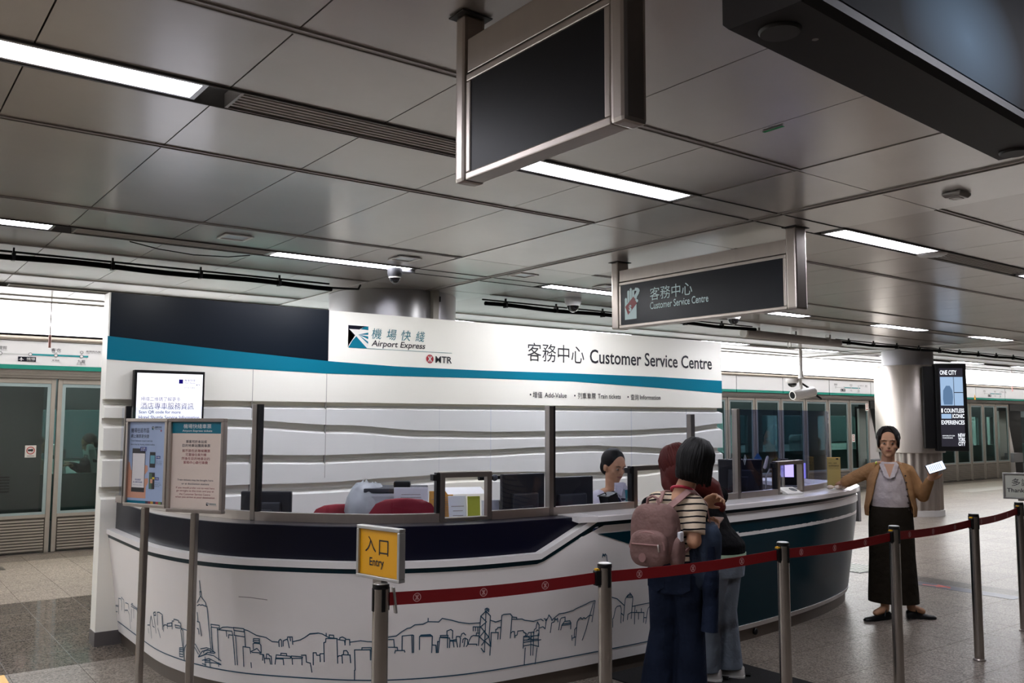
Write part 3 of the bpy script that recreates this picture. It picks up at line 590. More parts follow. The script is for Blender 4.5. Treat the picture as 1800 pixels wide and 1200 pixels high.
# ================================================================ SERVICE COUNTER
SKY = '338,229 388,346 457,354 453,343;480,369 541,359 518,269;480,369 445,272;583,347 663,352 664,317;543,289 627,303 663,279 655,184;742,362 971,359;737,349 983,354;758,364 761,372 791,373;738,330 701,239;804,349 775,275;881,347 899,320;236,305 224,279;274,275 344,283;236,228 307,236;1120,293 1173,303 1199,343 1218,368 1232,342 1232,306 1264,304;1269,391 1282,400 1310,408 1312,387 1276,382 1273,392 1286,272;1327,329 1343,410 1372,416 1421,408 1414,305;1411,399 1399,313;1325,308 1353,255;1183,297 1181,221;1125,272 1128,244;1421,337 1440,349 1472,351 1475,332;1473,360 1536,376 1532,355 1478,346 1482,364;1536,338 1545,388 1567,391 1570,403 1625,403 1623,393 1649,389 1646,358;1577,369 1639,371 1637,358 1581,354 1577,369;1650,360 1707,357 1748,346;1650,355 1668,348 1652,167;1642,351 1648,249;1709,292 1712,308 1761,315;1659,223 1670,245 1701,277 1746,291 1792,284 1830,242;1686,227 1704,257 1743,273 1778,268 1812,229;1601,200 1608,235 1649,242 1642,186 1598,182 1601,200;1609,225 1647,230;1606,213 1645,218;1603,197 1642,200;1810,212 1854,252 1908,266 1968,261 1962,253 1906,253 1861,230 1810,212;1815,213 1895,241 1956,239 2017,217;1839,264 1899,279 1940,274 1973,258;1863,243 1876,259 1908,270 1928,262 1935,253;1846,197 1912,217 2014,196;1876,222 1869,167;1917,214 1917,170;1844,177 1876,175;1868,200 1921,204;1872,191 1920,194;1920,194 1971,198 2014,193;1996,204 1993,181;1881,671 1881,604;1876,607 1873,584;1888,609 1885,585;1843,537 1880,581 1921,545 1921,525;1840,519 1863,529 1873,525 1889,530 1930,523;1930,523 1935,276;1835,479 1835,425;1828,424 1849,423 1857,343;1822,383 1833,381 1836,351;1948,278 1952,405;1952,423 2023,424 2022,408 1955,407 1952,423;2005,406 1997,218;1954,272 1948,345;2021,403 2050,416 2086,421 2133,421;2007,398 2119,400 2123,377 2128,206;2075,395 2077,366;2089,357 2093,377 2121,377;2133,423 2208,422 2209,404 2134,406 2133,423;2136,399 2134,378 2209,375;2211,408 2213,319;2144,372 2144,208;2210,417 2236,413 2292,390 2355,381 2393,360 2429,360;2192,203 2194,318 2244,316 2247,283;2248,293 2292,315 2317,291 2256,290;2267,310 2267,340 2278,344 2312,343 2319,334 2319,291;2269,350 2272,370 2310,371 2311,349 2273,350;2272,360 2311,360;2309,284 2335,282 2339,234;2326,249 2329,279;2246,230 2248,201;2349,260 2354,287 2368,286 2370,278 2382,276 2384,230;2341,260 2371,262 2376,230;2411,268 2415,286 2503,283 2503,272 2411,268;2444,289 2444,297 2479,297 2480,286;2405,232 2410,264 2457,265 2459,232;2510,272 2508,285 2577,284 2575,276 2510,272;2514,238 2513,269;2572,238 2573,274;2570,293 2598,295 2600,256 2624,251 2631,200;2435,334 2434,367 2444,377 2451,371 2451,335;2460,339 2461,368 2483,379 2490,373 2498,331;2488,376 2490,392 2518,394 2520,352;2504,393 2507,371;2524,368 2567,380 2595,395 2623,415 2678,423;2609,404 2628,418 2677,424 2701,420 2740,401 2791,397;2725,406 2725,425;2742,401 2743,416 2769,415 2770,400;2708,263 2709,371 2720,375 2722,395 2788,397 2789,258;2641,242 2643,311 2661,312 2664,298 2682,299;2684,262 2684,307 2707,309;2794,392 2833,387 2836,365;2804,395 2806,402 2821,407 2839,399 2835,362;2842,394 2863,394 2864,362;2866,379 2928,388 2970,383 3044,382 3093,408;2792,295 2798,301 2816,301;2818,259 2816,307 2864,307 2867,263;2825,310 2827,330 2844,331 2853,319 2852,308;2888,166 2889,220 2893,223 2891,336 2984,338 2985,280;2934,337 2935,349 2990,350 2993,280;3093,408 3135,412 3164,434 3198,453 3215,455 3241,471 3288,472 3317,485 3380,479 3400,498 3459,483 3503,468 3567,455 3639,453;3317,485 3317,504;3044,396 3121,393 3125,353;3044,352 3142,348 3145,332;3128,316 3131,330 3184,329 3187,319;3170,333 3169,411 3228,414 3235,411 3237,314;3225,411 3230,314;3272,329 3270,403 3279,411 3332,411 3346,400 3345,307;3273,404 3344,401;3279,409 3334,406;3348,350 3369,348 3373,305;3378,304 3378,368 3385,367;3452,371 3449,383 3390,390 3385,304;3393,401 3439,399 3439,389 3395,392 3393,401;3433,399 3432,424 3455,431 3467,422 3468,378;3438,383 3440,328;3452,374 3452,327;3453,368 3493,370 3493,361 3454,365;3471,366 3480,328;3493,364 3502,326;3490,373 3492,388 3511,386 3518,374 3516,325;3519,385 3523,399 3535,404 3549,391;3532,349 3534,369 3546,374 3563,364 3565,334;3547,368 3542,325;3573,357 3585,379 3598,384 3638,377;3573,357 3568,337 3624,331 3625,323;3568,337 3556,324;3596,410 3594,434 3640,429;3610,409 3609,432;3626,404 3624,431;3617,382 3618,396 3636,394;3636,322 3639,492 3671,517 3703,486 3703,364 3717,312 3717,256;3671,517 3679,279;3667,517 3664,530 3677,534 3690,526 3689,512;3668,533 3687,515;3686,529 3670,516;3639,492 3679,454 3642,430 3701,364 3673,346 3717,309;3676,408 3640,371 3674,342 3657,322;3655,304 3675,280;3705,461 3741,447 3777,453;3720,306 3715,388 3764,383 3764,344;3746,387 3745,403 3755,405 3758,413 3777,412;3780,343 3780,481 3792,485 3837,484 3851,470 3850,340;3851,464 3884,458 3885,447 3852,451;3885,447 3923,444 3943,434 4006,420 4060,427 4080,414;3850,366 3861,377 3876,375 3883,339;3883,349 3897,353 3899,375 3937,374 3942,364 3962,352 3955,340;3947,267 3944,338 3967,338 3977,356 4012,355 4016,345;3946,315 4047,309;3944,335 4049,331;3948,280 4003,282 4060,262;3962,268 3964,165;3996,354 4005,217;4015,358 4021,215;4048,341 4058,262;4048,257 4043,160;3967,338 4016,306;4014,332 3969,312;3947,302 4072,302;4016,345 4018,370 4029,375 4031,398 4037,413 4051,392 4051,366 4055,327;4031,356 4038,365 4046,360;4057,375 4080,379 4097,364 4101,412 4111,427 4117,446 4135,427 4145,407;4083,427 4104,418 4098,399;4093,413 4107,424;4139,336 4143,394 4162,398 4165,417 4178,409 4185,418 4191,394;4145,413 4195,443 4236,443 4302,450 4326,460 4402,478 4435,489 4474,492;4201,344 4207,406 4214,415 4243,418 4245,394;4217,342 4223,371 4241,391 4283,390 4293,375 4295,338;4226,377 4289,376;4223,369 4290,368;4341,229 4342,375 4351,391 4367,399 4381,387 4393,396 4407,387 4436,404 4458,401;4475,490 4462,360;4462,481 4440,403 4419,319 4396,255;4316,279 4341,283;4308,297 4313,266;4328,284 4327,331 4338,340;4510,530 4617,496 4660,482 4731,429;4642,303 4636,358 4642,361 4653,421 4666,433 4694,434 4704,412 4711,321;4729,329 4731,470 4739,483 4797,478 4799,463 4799,337;4744,484 4770,506 4796,480;4739,483 4752,496 4785,492;4804,417 4896,420 4995,422 5087,416;4766,335 4767,369 4794,378 4912,363 4916,298;4824,414 4833,298;4861,371 4866,325;4884,393 4887,368;4841,388 4843,372;4937,288 4942,361 4949,389 4976,410 4994,386 5010,345 5030,307;5003,353 5012,285;4709,383 4729,367;4917,329 4937,326;4504,760 4507,782 4512,768 4516,777 4524,763 4525,780 4538,768 4548,730'
TC = [(1.555, 7.2), (1.555, 6.94), (1.555, 6.4), (1.562, 5.95), (1.605, 5.65), (1.675, 5.39), (1.78, 5.15), (1.93, 4.93), (2.25, 4.58), (2.53, 4.385), (2.9, 4.255), (3.35, 4.2), (3.9, 4.175), (4.5, 4.17), (5.0, 4.19), (5.6, 4.23), (6.3, 4.32), (6.9, 4.46), (7.35, 4.63), (7.65, 4.85), (7.83, 5.15), (7.85, 5.5), (7.7, 5.8), (7.4, 5.95)]
def catmull(P_, n=8):
    P_ = [V((p[0], p[1], 0)) for p in P_]; out = []; Q = [2*P_[0]-P_[1]]+P_+[2*P_[-1]-P_[-2]]
    for i in range(1, len(Q)-2):
        a, b, c, d = Q[i-1:i+3]
        for k in range(n):
            t = k/n; out.append(.5*((2*b)+(c-a)*t+(2*a-5*b+4*c-d)*t*t+(3*b-a-3*c+d)*t**3))
    out.append(P_[-1]); return out
TP = catmull(TC); NI = []
for i in range(len(TP)):
    t = (TP[min(i+1, len(TP)-1)]-TP[max(i-1, 0)]).normalized(); NI.append(V((-t.y, t.x, 0)))
SS = [0]
for i in range(1, len(TP)): SS.append(SS[-1]+(TP[i]-TP[i-1]).length)
SMAX = SS[-1]
def at(s):
    s = max(0, min(SMAX, s))
    for i in range(1, len(SS)):
        if s <= SS[i]:
            k = (s-SS[i-1])/(SS[i]-SS[i-1]); return TP[i-1].lerp(TP[i], k), NI[i-1].lerp(NI[i], k).normalized()
    return TP[-1], NI[-1]
def body(s, z, out=0):      # point on the flared counter front
    p, n = at(s); q = p+n*(.11*(1-min(z, .8)/.8)-out); return V((q.x, q.y, z))
def pl(s, inn, z): p, n = at(s); q = p+n*inn; return V((q.x, q.y, z))
def srange(a, b_, d=.05): n = max(1, math.ceil((b_-a)/d)); return [a+(b_-a)*i/n for i in range(n+1)]
S0, S1, S2 = .262, 4.02, 4.46          # wall end, foot and head of the sloped rail
SE = SMAX-.05
def sweep(b, ss, prof):                # prof: list of (inward, z) or function of s
    b.loft([[pl(s, i, z) for i, z in (prof(s) if callable(prof) else prof)] for s in ss])
ct = thing('service_counter', 'long curved white and teal service counter with a drawn city skyline and navy upper panel', 'counter', (4.4, 4.6, 0))
one('kick_plate', mat('kick_metal', '6b6158', .4, .5, vary=.08), ct, lambda b: sweep(b, srange(S0, SE), [(.12, 0), (.115, .092), (.2, .092), (.2, 0)]))
m_cw = mat('counter_white', 'f0ece8', .33, vary=.02, spec=.3)
one('front_panel', m_cw, ct, lambda b: b.loft([[body(s, .09), body(s, .30), body(s, .55), body(s, .79)]+([body(s, .985)] if s > 4.6 else [body(s, .79+.195*max(0, (s-S1)/.58)+1e-4)])+[pl(s, .14, .8), pl(s, .16, .09)] for s in srange(S0, SE)]), smooth=30)
def rail_z(s): return 0 if s < S1 else (1 if s > S2 else (s-S1)/(S2-S1))
one('front_rail', mat('rail_white', 'e6e2df', .3), ct, lambda b: sweep(b, srange(S0, S2, .04), lambda s: [(-.012, .79+.195*rail_z(s)), (-.012, .824+.196*rail_z(s)), (.07, .824+.196*rail_z(s)), (.07, .79+.195*rail_z(s))]))
one('rail_stripe', m_dteal, ct, lambda b: b.loft([[body(s, .762+.195*rail_z(s), .002), body(s, .79+.195*rail_z(s), .002), body(s, .79+.195*rail_z(s), -.01), body(s, .762+.195*rail_z(s), -.01)] for s in srange(S0, SE)]))
one('dark_upper_panel', m_navy, ct, lambda b: sweep(b, srange(S0, S2-.01, .04), lambda s: [(.05, .80+.205*rail_z(s)), (.05, 1.01), (.055, 1.014), (.24, 1.014), (.24, .80)]), smooth=30)
one('countertop', mat('countertop_white', 'e4e0de', .18, coat=.3), ct, lambda b: sweep(b, srange(S2-.02, SE, .05), [(-.035, .985), (-.035, 1.016), (-.028, 1.022), (.52, 1.022), (.52, .985)]), smooth=30)
one('slab_tip', MATS['countertop_white'], ct, lambda b: b.loft([[pl(s, -.012-.023*k, .985), pl(s, -.012-.023*k, 1.0205), pl(s, .24, 1.0205), pl(s, .24, 1.0149)] for s, k in ((S2-.16, 0), (S2-.08, .6), (S2-.02, 1))]))
def tz(s): return max(.125, .91-.313*(s-S2)) if s < 5.72 else .125
one('teal_panel', m_dteal if False else mat('counter_teal', '002833', .3, spec=.22), ct, lambda b: b.loft([[body(s, z, o) for z, o in [(tz(s)+(.908-tz(s))*k/5, .003) for k in range(6)]+[(.908, -.005), (tz(s), -.005)]] for s in srange(S2+.01, SE)]), smooth=30)
one('lower_band', m_cw, ct, lambda b: sweep(b, srange(5.0, SE), lambda s: [(.11-.005-.008, .088), (.11-.017-.01, .125), (.11, .125), (.12, .088)]))
one('second_rail', MATS['rail_white'], ct, lambda b: sweep(b, srange(5.0, SE), [(-.012, .893), (-.012, .945), (.02, .945), (.02, .893)]))
b = MB()
for s0, s1, z0, z1 in ((5.745, 5.84, .763, .82), (5.745, 5.832, .547, .60), (5.755, 5.832, .355, .422)): b.loft([[body(s, z0, .006), body(s, z1, .006), body(s, z1, 0), body(s, z0, 0)] for s in (s0, (s0+s1)/2, s1)])
b.build('white_square', m_cw, ct)
m_line = mat('skyline_ink', '1d4a63', .5)
b = MB()
def sline(P_, w_=.006):
    Q = []
    for (s0, z0), (s1, z1) in zip(P_, P_[1:]):
        n = max(1, int(abs(s1-s0)/.04)); Q += [(s0+(s1-s0)*i/n, z0+(z1-z0)*i/n) for i in range(n)]
    Q.append(P_[-1])
    for (s0, z0), (s1, z1) in zip(Q, Q[1:]):
        L = math.hypot(s1-s0, z1-z0)
        if L < 1e-5: continue
        ds, dz = (s1-s0)/L, (z1-z0)/L; h = w_/2; e = h*.6
        b.poly([body(s0-ds*e+dz*h, z0-dz*e-ds*h, .0022), body(s1+ds*e+dz*h, z1+dz*e-ds*h, .0022), body(s1+ds*e-dz*h, z1+dz*e+ds*h, .0022), body(s0-ds*e-dz*h, z0-dz*e+ds*h, .0022)])
for l in SKY.split(';'): sline([tuple(int(q)/1000 for q in p.split(',')) for p in l.split()])
b.build('skyline_drawing', m_line, ct)
b = MB(); sline([tuple(int(q)/1000 for q in p.split(',')) for p in '2185,604 2263,605 2372,597'.split()], .004); b.build('scuff_mark', mat('scuff_grey', '8d8784', .7), ct)
b = MB(); sline([(s, .165) for s in srange(S0+.02, 5.7, .1)], .007); b.build('base_line', m_line, ct)
b = MB()
def surf_knob(s, z): p = body(s, z, .0); n = at(s)[1]; return p, n
kn = thing('kick_plate_knob', 'small black round knob on the metal kick plate below the teal counter panel', 'knob', pl(6.17, .1, .05))
q = pl(6.19, .117, .05); n = at(6.19)[1]; t_ = V((n.y, -n.x, 0))
b.loft([[q+(t_*math.cos(a)+Z*math.sin(a))*r-n*d for a in [2*math.pi*i/20 for i in range(20)]] for r, d in ((.024, 0), (.026, .012), (.02, .022), (.008, .026))]); b.build('cap', m_black, kn, smooth=50)
one('end_panel', mat('end_grey', 'a3a1a0', .5), ct, lambda b: b.box(7.76, 7.8, 4.86, 5.3, .66, .985))
one('inner_desk', mat('desk_grey', 'b9b7b3', .5), ct, lambda b: sweep(b, srange(.5, SE-.2, .08), [(.26, .72), (.26, .75), (.85, .75), (.85, .72)]))
# ---------------------------------------------------------------- glass screen on the counter
gs = thing('glass_screen', 'clear glass screen with steel bottom rail and dark posts standing on the counter', 'glass screen', (4.4, 4.8, 1.02))
GI = .22
def gi(s): return .22-.165*max(0, min(1, (1.7-s)/1.4))
m_pane = glass('screen_glass', 'f4f6fb', .9); m_panet = glass('haze_tint_glass', 'c9cde0', 1.0)  # right-hand panes: bluish tint stands in for hazy reflections
def rails(name, a, c, z0=1.015, z1=1.066, th=.045): return one(name, m_steel, gs, lambda b: sweep(b, srange(a, c, .05), lambda s: [(gi(s)-th/2, z0), (gi(s)-th/2, z1), (gi(s)+th/2, z1), (gi(s)+th/2, z0)]))
SF0, SF1 = 3.42, 3.80
rails('bottom_rail', .30, SF0); rails('bottom_rail', SF1, 4.97); rails('bottom_rail', 5.55, 6.72); rails('bottom_rail', 7.20, 8.2)
def pane(a, c, z0, z1, m=m_pane): return one('glass_pane', m, gs, lambda b: sweep(b, srange(a, c, .05), lambda s: [(gi(s)-.005, z0), (gi(s)-.005, z1), (gi(s)+.005, z1), (gi(s)+.005, z0)]), smooth=30)
pane(.31, 2.09, 1.066, 1.695); pane(2.15, SF0, 1.066, 1.695); pane(SF0, SF1, 1.31, 1.695); pane(SF1, 4.22, 1.066, 1.695)
pane(4.28, 4.97, 1.066, 1.695); pane(4.97, 5.55, 1.31, 1.695); pane(5.55, 6.12, 1.066, 1.695); pane(6.18, 6.72, 1.066, 1.70, m_panet); pane(6.72, 7.2, 1.29, 1.70, m_panet); pane(7.2, 8.2, 1.066, 1.70, m_panet)
def post(s, w_=.055, d=.05, z1=1.705, m=m_dsteel):
    p, n = at(s); t = V((n.y, -n.x, 0)); c = p+n*gi(s); b = MB(); b.obox((c.x, c.y, (1.015+z1)/2), t, n, Z, w_*.62, d, z1-1.015); o = b.build('post', m, gs, bevel=.003)
    b = MB(); b.obox(V((c.x, c.y, (1.066+z1)/2))-t*-w_*.45, t, n, Z, w_*.34, d*.8, z1-1.066); b.build('post_gasket', m_black, o)
for s in (2.12, 4.25, 6.15): post(s)
post(.42, .035)
def hatch(s0, s1, z1, knob=True):       # steel framed speak-through hatch
    pa, na = at(s0); pb, nb = at(s1); a = pa+na*GI; c = pb+nb*GI; u = (c-a).normalized(); n = V((-u.y, u.x, 0)); L = (c-a).length; b = MB()
    for f, w_ in ((0, .032), (L, .032)): b.obox(V((a.x, a.y, 0))+u*(f+(.016 if f == 0 else -.016))+Z*(1.018+(z1-1.018)/2), u, n, Z, w_, .05, z1-1.018)
    b.obox(V((a.x, a.y, 0))+u*L/2+Z*(z1-.016), u, n, Z, L-.064, .05, .032); b.obox(V((a.x, a.y, 0))+u*L/2+Z*1.028, u, n, Z, L-.064, .05, .02)
    o = b.build('hatch_frame', m_dsteel, gs, bevel=.003)
    b = MB(); b.obox(V((a.x, a.y, 0))-u*.012+Z*(1.066+(z1-1.066)/2), u, n, Z, .02, .04, z1-1.07)
    if knob: b.obox(V((a.x, a.y, 0))-u*.03+Z*(z1-.03), u, n, Z, .03, .05, .035)
    b.build('hatch_seal', m_black, o)
hatch(SF0, SF1, 1.305); hatch(4.97, 5.55, 1.305); hatch(6.72, 7.20, 1.285)
one('top_clip', m_dsteel, gs, lambda b: b.box(5.62, 5.67, 5.03, 5.08, .75, 1.665), bevel=.004)

# ================================================================ THINGS ON AND BEHIND THE COUNTER
def frame_at(c, yaw): u = V((math.cos(yaw), math.sin(yaw), 0)); return V(c), u, V((-u.y, u.x, 0))
def monitor(name, lab, c, yaw, w_, h, lit=None, top=True):
    c, u, n = frame_at(c, yaw); t = thing(name, lab, 'monitor', (c.x, c.y, .75), 'monitors behind the glass')
    b = MB(); b.obox(c+Z*h/2, u, n, Z, w_, .035, h); b.build('casing', mat('monitor_black', '191a1f', .45), t, bevel=.008)
    b = MB(); b.obox(c+Z*h*.45-n*.03, u, n, Z, w_*.6, .04, h*.55); b.obox(c+Z*h*.4-n*.055, u, n, Z, w_*.3, .02, h*.3); b.build('rear_housing', mat('monitor_grey', '2b2d33', .5), t, bevel=.012)
    b = MB(); b.obox(c+Z*(h*.3-.12)-n*.05, u, n, Z, .06, .03, .24+h*.3); b.build('neck', m_black, t)
    b = MB(); b.obox(V((c.x, c.y, .758))-n*.04, u, n, Z, .2, .16, .014); b.build('stand', m_black, t, bevel=.004)
    if lit: b = MB(); b.obox(c+Z*h/2+n*.019, u, n, Z, w_-.03, .003, h-.03); b.build('display', lit, t)
    return t
monitor('monitor', 'dark monitor seen from behind at the left end, behind the first glass post', (2.42, 6.14, .83), -.65, .36, .275)
monitor('monitor', 'black monitor turned to the staff, left of the second glass post', (3.62, 4.72, .80), -.1, .33, .46)
monitor('monitor', 'wide black monitor right of the second glass post, in front of the seated clerk', (4.08, 4.78, .80), -.05, .40, .42)
monitor('monitor', 'black monitor behind the right-hand glass, right of the tall dark post', (6.13, 4.94, .97), -.68, .37, .315)
# office chairs
def chair(name, lab, c, yaw, m):
    c, u, n = frame_at(c, yaw); t = thing(name, lab, 'office chair', (c.x, c.y, 0), 'red office chairs behind the glass'); ztop = c.z
    b = MB(); pts = []
    for zz, w_ in ((-.46, .15), (-.40, .2), (-.25, .235), (-.1, .225), (-.035, .18), (-.008, .12), (0, .05)): pts.append((zz, w_))
    b.loft([[V((c.x, c.y, ztop+zz))+u*k*w_+n*(.02*(1-k*k)*-1+d) for k, d in [(-1, 0), (-.6, -.03), (0, -.04), (.6, -.03), (1, 0), (.6, .03), (0, .035), (-.6, .03)]] for zz, w_ in pts]); b.build('backrest', m, t, smooth=60)
    b = MB(); b.obox(V((c.x, c.y, ztop-.58))-n*-.24, u, n, Z, .46, .46, .08); b.build('seat', m, t, bevel=.03)
    b = MB(); b.obox(V((c.x, c.y, ztop-.5))-n*.05, u, n, Z, .06, .025, .25); b.build('back_bar', m_black, t)
    q = V((c.x, c.y, 0))+n*.24
    b = MB(); b.tube([q+Z*.09, q+Z*(ztop-.62)], .03); b.build('gas_post', m_black, t)
    for k in range(5):
        a = 2*math.pi*k/5+.3; e = V((math.cos(a), math.sin(a), 0)); b = MB(); b.tube([q+Z*.1, q+e*.27+Z*.07], [.025, .018]); lg = b.build('leg', m_black, t)
        b = MB(); b.tube([q+e*.27+Z*.03-V((-e.y, e.x, 0))*.02, q+e*.27+Z*.03+V((-e.y, e.x, 0))*.02], .03, 12); b.build('caster', m_black, lg)
m_chair = mat('chair_red', '8a0f24', .75, vary=.1, bump=.2, bscale=300)
chair('office_chair', 'dark red office chair whose low back shows left of the yellow Entry sign', (2.94, 6.02, 0.995), -.55, m_chair)
chair('office_chair', 'red office chair with a taller back, beside the plastic-covered printer', (2.93, 5.09, 1.105), -.55, m_chair)
# printer with plastic cover, papers
m_paper = mat('paper_white', 'e3e5ea', .7, vary=.03); m_bag = mat('plastic_cover', 'a3a6a7', .35, vary=.2, vscale=18)
c, u, n = frame_at((3.25, 5.75, .75), -.6)
t = thing('printer', 'grey desk printer under a crumpled plastic cover behind the taller red chair', 'printer', c)
b = MB(); b.obox(c+Z*.17, u, n, Z, .42, .36, .34); b.build('body', mat('printer_grey', 'b7babd', .5), t, bevel=.02)
b = MB(); b.obox(c+Z*.36, u, n, Z, .44, .34, .03); b.build('lid', mat('printer_dark', '3a3c42', .5), t, bevel=.008)
rnd = random.Random(3)
b = MB(); b.ell(c-u*.2+Z*.2-n*.02, .17, .2, .22, u, n, Z, 18, 12, warp=lambda q: [x*(1+.22*(rnd.random()-.5)) for x in q]); b.build('plastic_cover', m_bag, t, smooth=50)
b = MB(); b.obox(c-n*.12+Z*.40+u*.05, u, n, Z, .12, .08, .05); b.build('stapler_lump', m_black, t, bevel=.015)
def sheet(name, lab, c, yaw, w_, h, m, lines=None, tilt=.1, grp='papers behind the glass'):
    c, u, n = frame_at(c, yaw); v = (Z*math.cos(tilt)+n*math.sin(tilt)); t = thing(name, lab, 'paper', c, grp)
    b = MB(); b.obox(c+v*h/2, u, n, v, w_, .012, h); b.build('sheet', m, t, bevel=.003)
    if lines:
        b = MB()
        for i in range(lines): b.obox(c+v*h*(.12+.76*i/lines)-n*.0075, u, n, v, w_*(.55+.25*rnd.random()), .001, .004)
        b.build('print', mat('faint_print', '9a8f8a', .7), t)
sheet('paper_sheet', 'white printed sheet standing right of the plastic-covered printer', (3.20, 5.46, .9), -.6, .24, .24, m_paper, 9)
sheet('paper_pad', 'orange-yellow paper pad standing left of the steel-framed hatch', (3.40, 5.38, .86), -.6, .17, .25, mat('pad_yellow', 'd9a24a', .7, vary=.05), 14)
sheet('document_holder', 'white document rack seen through the steel-framed hatch', (3.26, 4.93, .80), -.35, .12, .32, m_paper, 8, .25)
sheet('note_pad', 'yellow-green notepad seen through the steel-framed hatch', (3.36, 4.90, .80), -.35, .085, .31, mat('pad_lime', 'b4b93e', .7), None, .1)
sheet('document_holder', 'white file standing at the right jamb of the steel-framed hatch', (3.48, 4.88, .78), -.35, .12, .3, m_paper, 6, .1)
sheet('clip_board', 'white clipboard lying on the files inside the steel-framed hatch', (3.42, 5.08, 1.11), -.35, .27, .16, m_paper, None, 1.35)
c, u, n = frame_at((3.80, 5.0, .75), -.3)
t = thing('desk_phone', 'black desk phone lying right of the steel-framed hatch', 'phone', c); b = MB(); b.obox(c+Z*.27, u, n, Z, .26, .2, .06); b.build('body', m_black, t, bevel=.01); b = MB(); b.capsule([c-u*.09+Z*.32, c+u*.09+Z*.32], [.025, .025]); b.build('handset', mat('handset_grey', '34343a', .4), t, smooth=True)
b = MB(); b.obox(c+Z*.12, u, n, Z, .28, .22, .24); b.build('stand_box', mat('dark_box', '2a2a2e', .5), t)
c, u, n = frame_at((3.47, 4.80, 1.235), -.1)
t = thing('webcam', 'small dark webcam sticking out left of the black monitor', 'camera', c); b = MB(); b.tube([c-u*.14, c-u*.03], .015); b.build('barrel', m_black, t, smooth=50); b = MB(); b.ell(c-u*.02, .022, .022, .022); b.build('joint', mat('webcam_grey', '55555a', .4), t, smooth=True); b = MB(); b.obox(c-u*-.02-Z*.0, u, n, Z, .05, .02, .02); b.build('clip', m_black, t)
# desk lamp / phone of the clerk, writing pad
c, u, n = frame_at((4.32, 4.62, .75), 0)
t = thing('card_terminal', 'black card terminal in front of the clerk behind the glass', 'terminal', c); b = MB(); b.obox(c+Z*.27, (u+Z*.3).normalized(), n, (Z-u*.3).normalized(), .1, .1, .17); b.build('body', m_black, t, bevel=.012); b = MB(); b.obox(c+Z*.1, u, n, Z, .12, .12, .2); b.build('base', m_black, t)
b = MB(); b.tube([c+Z*.3, c+Z*.36-u*.05, c+Z*.34-u*.12], .004); b.build('cable', m_black, t)
c = V((4.63, 4.34, 1.0225)); t = thing('tablet_stand', 'black tilted tablet standing on the counter beside the dark hatch frame', 'tablet', c); b = MB(); u2 = V((1, .05, 0)).normalized(); n2 = V((0, .45, .9)).normalized(); b.obox(c+Z*.05, u2, n2, u2.cross(n2), .17, .012, .12); b.build('tablet', m_black, t, bevel=.003); b = MB(); b.obox(c+Z*.02+Y*.02, X, Y, Z, .1, .06, .04); b.build('base', m_black, t)
c = V((4.42, 4.60, .99)); t = thing('writing_pad', 'tan writing pad lying in front of the clerk inside the glass', 'pad', c); b = MB(); b.obox(c, X, (Y+Z*.1).normalized(), V((0, -.1, 1)).normalized(), .18, .12, .012); b.build('sheets', mat('pad_tan', 'c9a986', .7), t); b = MB(); b.obox(c-Z*.012, X, Y, Z, .19, .13, .01); b.build('cover', m_black, t)
# white tilted card reader on the countertop
c, u, n = frame_at((6.17, 4.47, 1.0225), -.15)
t = thing('card_reader', 'white wedge-shaped card reader with a dark round pad on the countertop', 'card reader', c)
b = MB(); pr = [(-.055, 0), (.06, 0), (.06, .052), (-.055, .012)]
b.loft([[c+u*k+n*a+Z*z for a, z in pr] for k in (-.085, .085)]); b.build('body', m_white, t, bevel=.004)
sl = (n*.115+Z*.04).normalized(); up = u.cross(sl)
b = MB(); disc(b, c+u*.035+n*.005+Z*.0340, .034, u, sl, 24); b.build('round_pad', mat('reader_dark', '33343a', .3), t)
b = MB(); ring(b, c+u*.035+n*.005+Z*.0352, .016, .024, u, sl, 20); b.build('pad_ring', mat('reader_ring', '8a8c92', .4), t)
b = MB(); text(b, 'Tap here', c-u*.065-n*.01+Z*.0295, u, sl, .05, .012); b.build('lettering', mat('reader_ink', '7d7d86', .6), t)
# yellow flyer in acrylic stand with wrapped items at its foot
c, u, n = frame_at((6.965, 4.59, 1.0225), -.72)
m_acr = glass('acrylic', 'eef2f4', .9)
t = thing('flyer_stand', 'yellow flyer with a heading, standing in an acrylic holder at the counter end', 'flyer stand', c)
b = MB(); b.obox(c+Z*.14, u, n, Z, .115, .003, .265); b.build('flyer', mat('flyer_yellow', 'f2cc7c', .6, vary=.04), t)
b = MB(); b.obox(c+Z*.135-n*.006, u, n, Z, .125, .003, .26); b.obox(c+Z*.004, u, n, Z, .13, .08, .006); b.build('acrylic_holder', m_acr, t)
b = MB(); text(b, '掃描 二維碼', c-u*.045-n*.0025+Z*.215, u, Z, .07, .012); text(b, '酒店專車服務資訊', c-u*.045-n*.0025+Z*.19, u, Z, .09, .016, bold=.02)
for z_ in (.178, .168): text(b, 'Scan QR code for more information', c-u*.045-n*.0025+Z*z_, u, Z, .09, .006)
b.obox(c-n*.0025+Z*.258+u*.03, u, n, Z, .02, .0005, .012); b.build('flyer_lettering', m_ink, t)
for k, (du, dn) in enumerate(((-.05, -.06), (.01, -.075), (.06, -.05))):
    q = c+u*du+n*dn+Z*.018; b = MB(); b.ell(q, .032, .026, .017, u, n, Z, 12, 8, warp=lambda s_: [x*(1+.3*(rnd.random()-.5)) for x in s_])
    tag(b.build('wrapped_sweet', mat('sweet_wrap', 'ecd9c4', .25, vary=.1), None, smooth=60), 'clear wrapped sweet lying at the foot of the yellow flyer stand', 'sweet', 'wrapped sweets on the counter')
